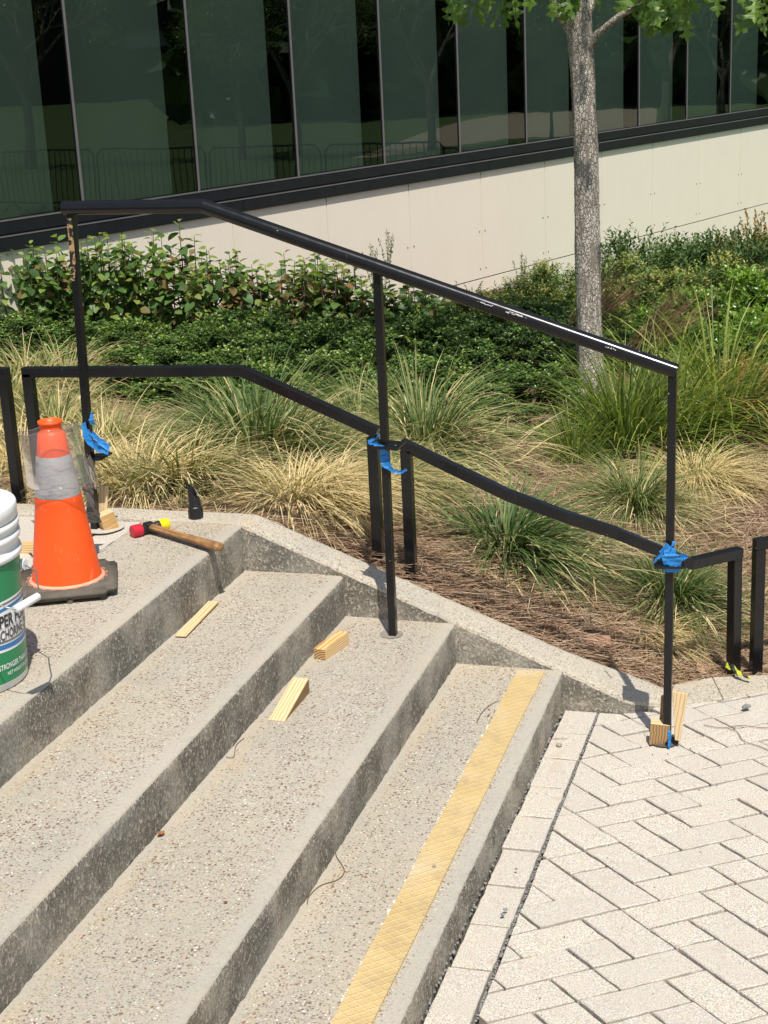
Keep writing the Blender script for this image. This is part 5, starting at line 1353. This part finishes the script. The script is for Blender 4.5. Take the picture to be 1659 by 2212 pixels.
LR = [broadleaf(420 + i, 0.082, 0.062, M['broad_leaf_red']) for i in range(3)]
def hedge_shrub(px, y_, ty, wpx, nst, label, red, yel, seed):
    nst = nst if nst < 4 else nst + 3
    random.seed(seed)
    top = atY(px, ty, y_); gz = bedz(top.x, y_); H = top.z - gz; half = wpx / 2 * y_ / 3200
    r_ = bpy.data.objects.new('broadleaf_shrub', None); col.objects.link(r_); r_.location = (top.x, y_, gz); tag(r_, label, 'shrub', 'broad leaved shrubs in front of the building')
    st = MB(); leaves = []
    for s in range(nst):
        bx = random.uniform(-half, half); by = random.gauss(0, 0.12); hh = H * (random.uniform(0.66, 0.98) if s else 1.0)
        if s == 0: bx = random.uniform(-0.2, 0.2) * half
        pts = [V((bx * 0.55, by * 0.5, 0)), V((bx * 0.8 + random.gauss(0, .012), by, hh * 0.5)), V((bx, by, hh))]
        st.tube(pts, [0.006, 0.005, 0.002], 5)
        az = random.uniform(0, 6.28); k = 0; z = hh
        while z > H * 0.12 and len(leaves) < 299:
            t = z / hh; c = pts[1].lerp(pts[2], (t - .5) * 2) if t > .5 else pts[0].lerp(pts[1], t * 2)
            leaves.append((c, az + random.gauss(0, 0.3), (hh - z), 0.55 if z > hh - 0.03 else 0.0)); az += 2.4; z -= random.uniform(0.017, 0.030)
    o = bpy.data.objects.new('stem', st.data('stem', M['twig'])); col.objects.link(o); o.parent = r_
    for c, az, dt, up in leaves:
        q = random.random(); tipy = dt < 0.06
        pool = LR if q < red * (1.6 if not tipy else 0.3) else (LY if (q > 1 - yel or (tipy and q > 0.35)) else LG)
        me = random.choice(pool); o = bpy.data.objects.new('leaf', me); col.objects.link(o); o.parent = r_
        pitch = -random.uniform(0.0, 0.75) if tipy else random.gauss(0.25, 0.35)
        o.location = c + V((math.cos(az), math.sin(az), 0)) * 0.008; o.rotation_euler = (random.gauss(0, 0.35), pitch, az); s_ = random.uniform(0.62, 1.05) * (0.8 if tipy else 1.0); o.scale = (s_,) * 3
hedge = [(10, 9.6, 528, 110, 9, 'broadleaf shrub cut by the left photo edge', 0.06, 0.14), (70, 9.7, 524, 90, 9, 'broadleaf shrub second from the left photo edge', 0.05, 0.12), (110, 9.5, 514, 90, 9, 'broadleaf shrub left of the left handrail post', 0.06, 0.16),
 (195, 9.8, 512, 60, 7, 'broadleaf shrub behind the left handrail post', 0.05, 0.25), (240, 9.5, 498, 55, 7, 'broadleaf shrub just right of the left handrail post with bright tips', 0.04, 0.3), (320, 9.6, 502, 95, 9, 'full green broadleaf shrub under the level part of the handrail', 0.08, 0.16),
 (402, 9.7, 474, 34, 3, 'tallest narrow broadleaf shoot under the handrail bend', 0.18, 0.12), (370, 9.5, 540, 60, 6, 'reddening broadleaf shrub beside the tallest shoot', 0.22, 0.1), (460, 9.5, 535, 70, 8, 'yellow green broadleaf shrub right of the tallest shoot', 0.15, 0.35),
 (540, 9.7, 575, 80, 8, 'brown edged broadleaf shrub in the middle of the hedge', 0.28, 0.15), (630, 9.6, 560, 80, 8, 'broadleaf shrub with rust coloured lower leaves left of the middle post', 0.32, 0.18), (715, 9.8, 558, 80, 8, 'broadleaf shrub just left of the middle post', 0.2, 0.2),
 (790, 9.7, 590, 70, 8, 'broadleaf shrub behind the top of the middle post', 0.14, 0.15), (880, 9.9, 615, 90, 8, 'broadleaf shrub below the handrail right of the middle post', 0.08, 0.1), (960, 10.1, 650, 80, 7, 'last low broadleaf shrub at the right end of the hedge', 0.05, 0.1)]
hedge += [(60, 10.0, 540, 70, 8, 'darker broadleaf shrub in the back row at far left', 0.04, 0.1), (160, 10.0, 530, 70, 8, 'back row broadleaf shrub left of the left handrail post', 0.04, 0.12), (285, 9.9, 520, 70, 8, 'back row broadleaf shrub under the level handrail', 0.06, 0.15),
 (430, 9.9, 560, 70, 8, 'back row broadleaf shrub behind the tallest shoot', 0.2, 0.2), (500, 9.8, 548, 70, 8, 'broadleaf shrub with rusty leaves below the first handrail scratches', 0.3, 0.15), (590, 9.9, 556, 80, 8, 'back row broadleaf shrub in the middle of the hedge', 0.2, 0.15), (675, 9.9, 548, 80, 8, 'back row broadleaf shrub near the middle post', 0.2, 0.2), (755, 9.9, 566, 70, 8, 'back row broadleaf shrub beside the middle post', 0.12, 0.15), (835, 10.0, 596, 80, 8, 'broadleaf shrub in front of the feathery shoots', 0.1, 0.12), (920, 10.2, 632, 80, 8, 'low dark broadleaf shrub under the handrail', 0.05, 0.08)]
for i, h in enumerate(hedge): hedge_shrub(*h[:5], h[5], h[6], h[7], 500 + i)

# ------------------------------------------------------------------ oak tree
tree = empty('oak_tree', (-1.385, 8.4, bedz(-1.385, 8.4))); tag(tree, 'young oak with pale fissured trunk and lobed leaves at the frame top', 'tree')
tz = [bedz(-1.385, 8.4) - 0.05, 0.1, 0.45, 0.95, 1.45, 1.80, 2.03, 2.25, 2.7, 3.4, 4.2, 5.2, 6.2]
tw = [0.125, 0.079, 0.070, 0.067, 0.064, 0.063, 0.070, 0.062, 0.056, 0.048, 0.038, 0.024, 0.008]
tx = [-1.378, -1.380, -1.386, -1.393, -1.398, -1.410, -1.425, -1.440, -1.46, -1.45, -1.40, -1.42, -1.40]
mb = MB(); n = 40; rws = []
lev = []
for i in range(len(tz) - 1):
    m_n = max(2, int((tz[i + 1] - tz[i]) / 0.03)) if tz[i] < 2.4 else 4
    for k in range(m_n):
        t = k / m_n; lev.append((tx[i] + (tx[i + 1] - tx[i]) * t, tz[i] + (tz[i + 1] - tz[i]) * t, tw[i] + (tw[i + 1] - tw[i]) * t))
lev.append((tx[-1], tz[-1], tw[-1]))
for (x, z, r) in lev:
    for k in range(n):
        a = 2 * math.pi * k / n
        rr_ = r * (1 + 0.035 * math.sin(3 * a + z * 2.3) + 0.03 * math.sin(5 * a - z * 4.1) + 0.018 * math.sin(11 * a + 9 * z) + 0.02 * random.gauss(0, 1))
        mb.v.append((x + rr_ * math.cos(a), 8.4 + rr_ * math.sin(a), z))
for i in range(len(lev) - 1):
    for k in range(n):
        k2 = (k + 1) % n; mb.f.append((i * n + k, i * n + k2, (i + 1) * n + k2, (i + 1) * n + k)); mb.m.append(0); mb.uv.append([(0.5, 0.5)] * 4)
mb.build('trunk', M['bark'], tree, smooth=True)
random.seed(77)
limbs = [[V((-1.40, 8.4, 1.90)), V((-1.33, 8.37, 1.99)), V((-1.21, 8.33, 2.075)), V((-1.08, 8.28, 2.13)), V((-0.95, 8.22, 2.22)), V((-0.6, 8.1, 2.5))],
         [V((-1.43, 8.4, 1.95)), V((-1.53, 8.40, 2.10)), V((-1.60, 8.38, 2.25)), V((-1.80, 8.3, 2.5)), V((-2.2, 8.2, 2.7))],
         [V((-1.44, 8.4, 2.0)), V((-1.36, 8.42, 2.15)), V((-1.25, 8.5, 2.5)), V((-1.0, 8.7, 3.1))]]
for i in range(22):
    z = random.uniform(2.5, 5.2); a = i * 2.4; L = 1.55 - 0.22 * (z - 2.5); x0 = -1.44
    p0 = V((x0, 8.4, z)); e = p0 + V((math.cos(a), math.sin(a), 0.55)) * L
    limbs.append([p0, p0.lerp(e, 0.5) + V((0, 0, 0.06)), e])
mbs = []
for i, L in enumerate(limbs):
    r0 = (0.024, 0.030, 0.034)[i] if i < 3 else 0.018
    mb = MB(); mb.tube(L, [r0 * (1 - 0.8 * k / (len(L) - 1)) for k in range(len(L))], 9); mb.build('branch', M['bark'], tree, smooth=True)
def oak_outline():
    # lobed red oak leaf, half outline (x along, y half width)
    h = [(0, 0.004), (0.10, 0.012), (0.20, 0.17), (0.25, 0.15), (0.27, 0.10), (0.31, 0.045), (0.40, 0.10), (0.46, 0.30), (0.52, 0.34), (0.53, 0.27), (0.56, 0.30), (0.555, 0.18), (0.55, 0.06), (0.64, 0.10), (0.72, 0.27), (0.77, 0.25), (0.76, 0.19), (0.81, 0.18), (0.78, 0.05), (0.88, 0.07), (1.0, 0.0)]
    return h
OH = oak_outline()
def oak_leaf(seed, L):
    random.seed(seed); mb = MB(); curl = random.uniform(0.05, 0.35); fold = random.uniform(0.1, 0.45); u = random.random()
    def bend(x, y_): return (x * L, y_ * L, (-curl * x * x + abs(y_) * fold * (1 if seed % 2 else -0.4) + 0.02 * math.sin(x * 14 + y_ * 9)) * L)
    for s in (-1, 1):
        for i in range(len(OH) - 1):
            (x0, y0), (x1, y1) = OH[i], OH[i + 1]; mx0 = min(x0, 0.93); mx1 = min(x1, 0.95)
            P = [bend(mx0, 0), bend(x0, s * y0), bend(x1, s * y1), bend(mx1, 0)]
            n0 = len(mb.v); mb.v += P; mb.f.append((n0, n0 + 1, n0 + 2, n0 + 3)); mb.m.append(0); mb.uv.append([(u, 0)] * 4)
    mb.tube([bend(-0.22, 0), bend(0, 0)], 0.0012, 4, uv=(1.0, 0))
    return mb.data('leaf', M['oak_leaf'])
OL = [oak_leaf(600 + i, 0.175) for i in range(8)]
def put_leaf(p, az, pitch, roll, s_, name='leaf'):
    o = bpy.data.objects.new(name, random.choice(OL)); o.rotation_mode = 'XYZ'; o.location = p; o.rotation_euler = (roll, pitch, az); o.scale = (s_,) * 3
    link(o, tree)
random.seed(88)
def cluster(px, py, y_, n, spreadpx, s_=1.0, down=1.0):
    s_ *= 1.15
    for i in range(n):
        c = atY(px + random.gauss(0, spreadpx), py + random.gauss(0, spreadpx * 0.25), y_ + random.gauss(0, 0.06))
        put_leaf(c, random.uniform(0, 6.28), down * random.uniform(0.75, 1.5), random.gauss(0, 0.6), s_ * random.uniform(0.8, 1.1))
for a in ((985, -12, 8.35, 8, 22, 0.75), (1060, -22, 8.35, 6, 20, 0.75), (1105, -6, 8.3, 3, 8, 0.95), (1150, -52, 8.35, 4, 20, 0.8), (1215, -14, 8.2, 6, 16, 0.75), (1440, -8, 8.25, 12, 26, 0.85), (1425, 14, 8.2, 7, 16, 0.8), (1455, 24, 8.2, 4, 14, 0.75), (1625, -10, 8.2, 5, 14, 0.9), (1640, 12, 8.15, 2, 8, 0.8), (1385, -28, 8.3, 5, 20, 0.8), (1550, -40, 8.2, 6, 40, 0.8), (1300, -40, 8.3, 6, 40, 0.8)): cluster(*a)
# rest of the crown above the picture, one joined part
crown = MB(); random.seed(99)
def add_leaf(mb, p, Rm, s_):
    u = random.random()
    h = OH[::2]
    for s in (-1, 1):
        pts = [V((x * 0.145 * s_, s * y_ * 0.145 * s_, -0.2 * x * x * 0.145)) for x, y_ in h]
        n0 = len(mb.v); mb.v += [tuple(V(p) + Rm @ q) for q in pts]; mb.f.append(tuple(range(n0, n0 + len(pts)))); mb.m.append(0); mb.uv.append([(u, 0)] * len(pts))
for L in limbs[1:]:
    for k in range(95):
        t = random.uniform(0.35, 1.05); c = L[0].lerp(L[-1], t) + V((random.gauss(0, .2), random.gauss(0, .2), random.gauss(0.05, .14)))
        if c.z < 2.42: continue
        Rm = Matrix.Rotation(random.uniform(0, 6.28), 3, 'Z') @ Matrix.Rotation(random.uniform(0.2, 1.3), 3, 'Y') @ Matrix.Rotation(random.gauss(0, 0.5), 3, 'X'); add_leaf(crown, c, Rm, random.uniform(0.8, 1.1))
tag(crown.build('crown', M['oak_leaf'], tree), kind='stuff')

# ------------------------------------------------------------------ small litter
def litter_leaf(name, label, p, size, colr, rot, cat='dry leaf', curl=0.5):
    mb = MB(); n = 7
    for i in range(n):
        t = i / (n - 1); w_ = size * 0.32 * math.sin(math.pi * min(1, t * 0.92 + 0.06)) ** 0.7
        for s in (-1, -0.3, 0.3, 1): mb.v.append((size * (t - .5), s * w_ * random.uniform(.85, 1.1), 0.004 + size * curl * (abs(s) * 0.35 + (t - .5) ** 2) * random.uniform(.8, 1.2)))
    for i in range(n - 1):
        for k in range(3):
            a = i * 4 + k; mb.f.append((a, a + 4, a + 5, a + 1)); mb.m.append(0); mb.uv.append([(0.5, 0.5)] * 4)
    o = mb.build(name, simple(name + '_col', colr, 0.7, 0.3, var=0.4, sc_=80), smooth=True); o.location = p; o.rotation_euler = rot; tag(o, label, cat); solid(o, 0.0006); return o
litter_leaf('dry_leaf', 'curled rust brown leaf at the foot of the second riser', atZ(346, 1806, ZB - 0.139) + V((0, 0, 0.001)), 0.022, (0.32, 0.12, 0.04), (0.2, 0.2, 1.2))
litter_leaf('dry_leaf', 'tiny dark red leaf curl on the third step', atZ(488, 1953, ZC_), 0.009, (0.25, 0.05, 0.03), (0, 0, 0.4))
litter_leaf('dry_leaf', 'large brown leaf on the pine straw beside the caution tape', onbed(1510, 1462) + V((0, 0, .02)), 0.060, (0.33, 0.20, 0.13), (0.7, 0.3, 0.6))
litter_leaf('dry_leaf', 'upright dark red leaf at the foot of the right guard frame post', onbed(1578, 1440) + V((0, 0, .03)), 0.050, (0.25, 0.07, 0.05), (0.2, 1.3, 0.3))
litter_leaf('dry_leaf', 'orange leaf lying on the straw right of the combed tuft', onbed(1285, 1330) + V((0, 0, .02)), 0.040, (0.45, 0.18, 0.07), (0.3, 0.1, 2.0))
litter_leaf('paper_scrap', 'white crumpled paper scrap on the pine straw', onbed(1246, 1274) + V((0, 0, .02)), 0.028, (0.80, 0.80, 0.80), (0.4, 0.3, 0.7), 'paper scrap', 0.9)
litter_leaf('dry_leaf', 'pale brown leaf below the blue star of tape', onbed(1235, 1160) + V((0, 0, .02)), 0.045, (0.42, 0.26, 0.15), (0.2, 0.3, 0.2))
mb = MB(); p = onbed(1290, 1405) + V((0, 0, 0.012))
mb.box(p, (0.095, 0.06, 0.045), Matrix.Rotation(0.25, 3, 'Z') @ Matrix.Rotation(0.2, 3, 'X'), ch=0.010)
tag(mb.build('brick_piece', simple('weathered_red_brick', (0.34, 0.19, 0.13), 0.9, 0.1, sc_=50, var=0.3, bump=0.5)), 'broken reddish brick half buried in pine straw by the curb', 'brick')
t_ = NT('black_yellow_tape'); sp_ = t_.n('SeparateXYZ'); tc_ = t_.n('TexCoord'); t_.l(tc_.outputs['Object'], sp_.inputs[0])
fr_ = t_.math('FRACT', t_.math('ADD', t_.math('MULTIPLY', sp_.outputs[0], 34), t_.math('MULTIPLY', sp_.outputs[1], 12)))
M['caution'] = t_.done(t_.mix(t_.ramp(fr_, [(0.48, 0.0), (0.52, 1.0)]), (0.02, 0.02, 0.02), (0.42, 0.44, 0.03)), 0.5, None, 0.5)
mb = MB(); q0 = [atZ(x, y_, -0.02) + V((0, 0, dz)) for x, y_, dz in ((1568, 1442, 0.01), (1585, 1450, 0.012), (1602, 1460, 0.004), (1622, 1466, 0.001))]
ribbon(mb, q0, [(0.2, 1, 0.6), (0.4, 1, 0.4), (0.3, 1, 0.2)], [0.022, 0.020, 0.012]); tag(solid(mb.build('caution_tape', M['caution']), 0.0004), 'torn black and yellow caution tape in the straw by the right frame', 'tape')
# vines, roots and stems
def strand(name, label, pts, r, colr, cat='dry stem'):
    P = [V(p) for p in pts]; L = []
    for i in range(len(P) - 1):
        a = P[max(0, i - 1)]; b_ = P[i]; c = P[i + 1]; d = P[min(len(P) - 1, i + 2)]
        for k in range(5):
            t = k / 5; L.append(0.5 * ((2 * b_) + (c - a) * t + (2 * a - 5 * b_ + 4 * c - d) * t * t + (3 * b_ - a - 3 * c + d) * t ** 3))
    L.append(P[-1]); mb = MB(); mb.tube(L, r, 6); return tag(mb.build(name, simple(name + '_c', colr, 0.8, 0.2), smooth=True), label, cat)
strand('fallen_twig', 'curved dry stem with a knob on the lowest tread', [atZ(x, y_, ZD) + V((0, 0, .003)) for x, y_ in ((725, 1832), (727, 1852), (744, 1882), (730, 1902), (693, 1915), (668, 1938), (664, 1955))], 0.0013, (0.17, 0.12, 0.07))
strand('fallen_twig', 'thin arched dry stem on the lowest tread near the tan strip', [atZ(x, y_, ZD) + V((0, 0, .004)) for x, y_ in ((1030, 1562), (1042, 1540), (1062, 1523), (1078, 1516))], 0.0010, (0.16, 0.11, 0.07))
strand('fallen_twig', 'kinked dry stem on the third tread under the second riser', [atZ(x, y_, ZC_) + V((0, 0, .003)) for x, y_ in ((488, 1637), (505, 1637), (510, 1612), (528, 1596))], 0.0009, (0.16, 0.11, 0.07))
strand('thin_root', 'long thin brown strand lying across the pavers at right', [V((p.x, p.y, p.z)) for p in [atZ(x, y_, -0.028) for x, y_ in ((1520, 1566), (1560, 1572), (1600, 1567), (1650, 1572), (1700, 1570))]], 0.0011, (0.20, 0.13, 0.09))
strand('thin_root', 'second thin strand curling down over the pavers', [atZ(x, y_, -0.027) for x, y_ in ((1572, 1574), (1592, 1580), (1606, 1600), (1640, 1612), (1670, 1625))], 0.0011, (0.20, 0.13, 0.09))
strand('fallen_twig', 'short arched dry stem on the border paver beside the lowest step', [atZ(x, y_, -0.028) + V((0, 0, .004)) for x, y_ in ((1190, 1600), (1205, 1597), (1226, 1598))], 0.0010, (0.26, 0.17, 0.09))
for px, py, z, r, lb, cm in ((1612, 1530, -0.03, 0.016, 'grey stone lying on the pavers near the right edge', M['gravel']), (1208, 1611, -0.025, 0.013, 'tan stone on the second border paver', M['cap']), (1092, 1966, 0.0, 0.006, 'upper of two dark pebbles on a border paver', M['gravel']), (1086, 1977, 0.0, 0.006, 'lower of two dark pebbles on a border paver', M['gravel']), (1115, 1878, 0.0, 0.005, 'single dark pebble on a border paver', M['gravel']), (938, 1872, ZD + 0.005, 0.006, 'pinkish pebble on the tan strip', M['cap'])):
    mb = MB(); c = atZ(px, py, z); pebble(mb, (c.x, c.y, max(z, zfl(c.x, c.y) if z < 0.05 else z) + r * 0.4), r, 0.6); tag(mb.build('pebble', cm), lb, 'stone')
# scattered grit over treads and pavers
random.seed(5); mb = MB()
for i in range(420):
    if random.random() < 0.5:
        x, y_ = random.uniform(-0.66, 0.1), random.uniform(2.5, 4.4); z = zfl(x, y_) + 0.001
    else:
        x, y_ = random.uniform(-1.85, -0.82), random.uniform(2.3, 4.38); z = (ZB if x < -1.54 else ZC_ if x < -1.18 else ZD) + 0.001
        if -0.96 < x < -0.86: z += 0.004
        if min(abs(x - n[0]) for n in NOSE) < 0.012: continue
    pebble(mb, (x, y_, z), random.choice((0.0010, 0.0013, 0.0018, 0.0026)), 0.7)
tag(mb.build('grit', M['gravel']), kind='stuff')

# ------------------------------------------------------------------ what the windows mirror: lawn, path, barriers, trees, far building
def mirror(p):
    p = V(p); return p - BN * (2 * (p.dot(BN) - BDIST))
def mir(px, py, z):                                     # real point whose reflection shows at px, py and lies at height z
    v = ray(px, py); t = (z - 2.0) / v[2]; return mirror(CAM + v * t)
g = MB(); pts = [mir(x, y_, -0.745) for x, y_ in ((1090, 300), (900, 330), (760, 345), (850, 310), (960, 270), (1100, 245), (1170, 200), (1240, 190), (1330, 205), (1420, 225), (1420, 290))]
g.quad([(p.x, p.y, -0.742) for p in pts]); tag(g.build('tan_path', M['path']), kind='structure')
steel = simple('barrier_steel', (0.03, 0.03, 0.03), 0.5, 0.4)
bar = None
L0 = mir(20, 420, -0.745)
def barrier(x, y_, rz, lb):
    r_ = empty('crowd_barrier', (x, y_, -0.75), (0, 0, rz)); tag(r_, lb, 'barrier', 'steel crowd barriers mirrored in the windows')
    Rm = Matrix.Rotation(rz, 3, 'Z'); o = V((x, y_, -0.75)); mb = MB()
    q = lambda a, z: o + Rm @ V((a, 0, z))
    mb.tube([q(-1.1, 0.15), q(-1.1, 0.98), q(-1.0, 1.1), q(1.0, 1.1), q(1.1, 0.98), q(1.1, 0.15), q(-1.1, 0.15)], 0.019, 8); mb.build('tube_frame', steel, r_)
    for k in range(17):
        mb = MB(); a = -0.98 + 1.96 * k / 16; mb.tube([q(a, 0.15), q(a, 1.1)], 0.008, 5); mb.build('bar', steel, r_)
    for a in (-0.8, 0.8):
        mb = MB(); mb.tube([o + Rm @ V((a, -0.3, 0)), o + Rm @ V((a, 0, 0.15)), o + Rm @ V((a, 0.3, 0))], 0.014, 6); mb.build('foot', steel, r_)
c = mirror(CAM + ray(90, 326) * ((0.35 - 2.0) / ray(90, 326)[2])); c2 = mirror(CAM + ray(350, 320) * ((0.35 - 2.0) / ray(350, 320)[2])); dirw = (c2 - c); dirw.z = 0; dl = dirw.length; dirw.normalize(); a_ = math.atan2(dirw.y, dirw.x)
for k in range(-1, 4): 
    p = c + dirw * (2.28 * k); barrier(p.x, p.y, a_, ['leftmost steel barrier mirrored in the glass', 'second steel barrier mirrored in the glass', 'third steel barrier mirrored in the glass', 'fourth steel barrier mirrored in the glass', 'last steel barrier mirrored in the glass'][k + 1])
# far dark building with pale year numbers
fc = mirror(CAM + ray(300, 160) * 95); vdir = mirror(CAM + ray(300, 160) * 96) - fc; vdir.z = 0; vdir.normalize(); sd_ = V((vdir.y, -vdir.x, 0))
far = empty('far_building', (fc.x, fc.y, -0.75)); tag(far, 'dark far building with pale year numbers mirrored in the windows', 'building')
mb = MB(); Rm = Matrix((sd_, vdir, V((0, 0, 1)))).transposed(); mb.box(fc + vdir * 4 + V((0, 0, 6)) - V((0, 0, fc.z + 0.75)), (70, 8, 16), Rm); mb.build('wall', simple('dark_brick', (0.045, 0.042, 0.04), 0.9, 0.1, sc_=1, var=0.3), far)
pale = simple('pale_banner', (0.34, 0.36, 0.40), 0.8, 0.1)
for k, tx_ in enumerate(('2019', '2018', '2018', '2017', '2014')):
    me = text_mesh(tx_, 1.9); me.materials.clear(); me.materials.append(pale)
    px = (60, 130, 215, 245, 310)[k] if False else (110 + 95 * k)
    pc = mirror(CAM + ray(px, 52) * 94.7); 
    for v in me.vertices:
        a = v.co.copy(); v.co = V((pc.x, pc.y, pc.z)) - sd_ * a.x * 1.0 * (1 if (sd_.cross(V((0, 0, 1)))).dot(vdir) > 0 else -1) + V((0, 0, a.y)) - vdir * 0.0
    me.update(); link(bpy.data.objects.new('year_number', me), far)
for k in range(3):
    pc = mirror(CAM + ray(110 + 130 * k, 82) * 94.6); mb = MB(); mb.box(pc, (5.5, 0.2, 1.0), Rm); mb.build('banner', pale, far)
# mirrored trees: bare twiggy trees and dense dark ones
def bare_tree(seed, H):
    random.seed(seed); mb = MB(); lf = MB()
    def grow(p, d, L, r, dep):
        q = p + d * L; mb.tube([p, (p + q) / 2 + V((random.gauss(0, .03), random.gauss(0, .03), 0)) * L, q], [r, r * 0.85, r * 0.7], 5)
        if dep == 0:
            for _ in range(10): leaf_quad(lf, q + V((random.gauss(0, .18), random.gauss(0, .18), random.gauss(0, .18))), rnd_dir(), rnd_dir(), 0.10, 0.05, (random.random(), 0))
            return
        for _ in range(3 if dep > 1 else 4):
            nd = (d + rnd_dir() * 0.75 + V((0, 0, 0.12))).normalized(); grow(q, nd, L * random.uniform(0.62, 0.82), r * 0.6, dep - 1)
    grow(V((0, 0, 0)), V((0.02, 0, 1)), H * 0.25, H * 0.022, 5); return mb, lf
pb = simple('pale_bark', (0.20, 0.18, 0.14), 0.9, 0.1)
mb, lf = bare_tree(700, 7.0); tmeT = mb.data('trunk', pb); tmeL = lf.data('crown', M['holly_leaf'])
tl = [((640, 330), 0.9, 'twiggy pale tree mirrored in the fourth window'), ((520, 300), 0.8, 'twiggy tree mirrored left of the centre windows'), ((930, 300), 0.9, 'twiggy tree mirrored beside the reflected path'), ((1560, 210), 0.8, 'pale branched tree mirrored at the right windows'), ((1440, 230), 0.85, 'pale branched tree mirrored right of the oak'), ((60, 270), 1.0, 'leafy tree mirrored in the leftmost window')]
for i, ((px, py), s_, lb) in enumerate(tl):
    v = ray(px, py); t = (-0.75 - 2.0) / v[2]; t = min(t, 40); p = mirror(CAM + v * t)
    r_ = bpy.data.objects.new('park_tree', None); col.objects.link(r_); r_.location = (p.x, p.y, -0.76); r_.rotation_euler = (0, 0, i * 1.3); r_.scale = (s_,) * 3; tag(r_, lb, 'tree', 'park trees across the lawn')
    for nm_, me in (('trunk', tmeT), ('crown', tmeL)):
        o = bpy.data.objects.new(nm_, me); col.objects.link(o); o.parent = r_
random.seed(801); rng = np.random.default_rng(801); mb = MB()
for i in range(9000):
    px = random.uniform(420, 2600); dist = random.uniform(60, 90); v = ray(px, 150); v = v / math.hypot(v[0], v[1]); p = mirror(CAM + np.array([v[0] * dist, v[1] * dist, 0]))
    hgt = 9 + 5 * math.sin(px * 0.013) * math.sin(px * 0.031 + 1) + 3 * math.sin(px * .07)
    z = -0.7 + hgt * random.random() ** 0.8; leaf_quad(mb, V((p.x, p.y, z)), rnd_dir(), rnd_dir(), 2.2, 1.5, (random.random() * 0.5, 0))
tag(mb.build('far_woods', M['box_leaf']), kind='stuff')
# lamp post mirrored in the glass
p = mir(1195, 300, -0.75); lp = empty('lamp_post', (p.x, p.y, -0.75)); tag(lp, 'dark lamp post mirrored beside the reflected path', 'lamp post')
mb = MB(); mb.tube([(p.x, p.y, -0.75), (p.x, p.y, -0.4), (p.x, p.y, 3.3)], [0.09, 0.055, 0.045], 10); mb.build('pole', steel, lp)
mb = MB(); mb.lathe([(0.05, 3.3), (0.16, 3.35), (0.20, 3.6), (0.10, 3.75), (0.0, 3.9)], 16, (p.x, p.y, 0)); mb.build('lantern', steel, lp)
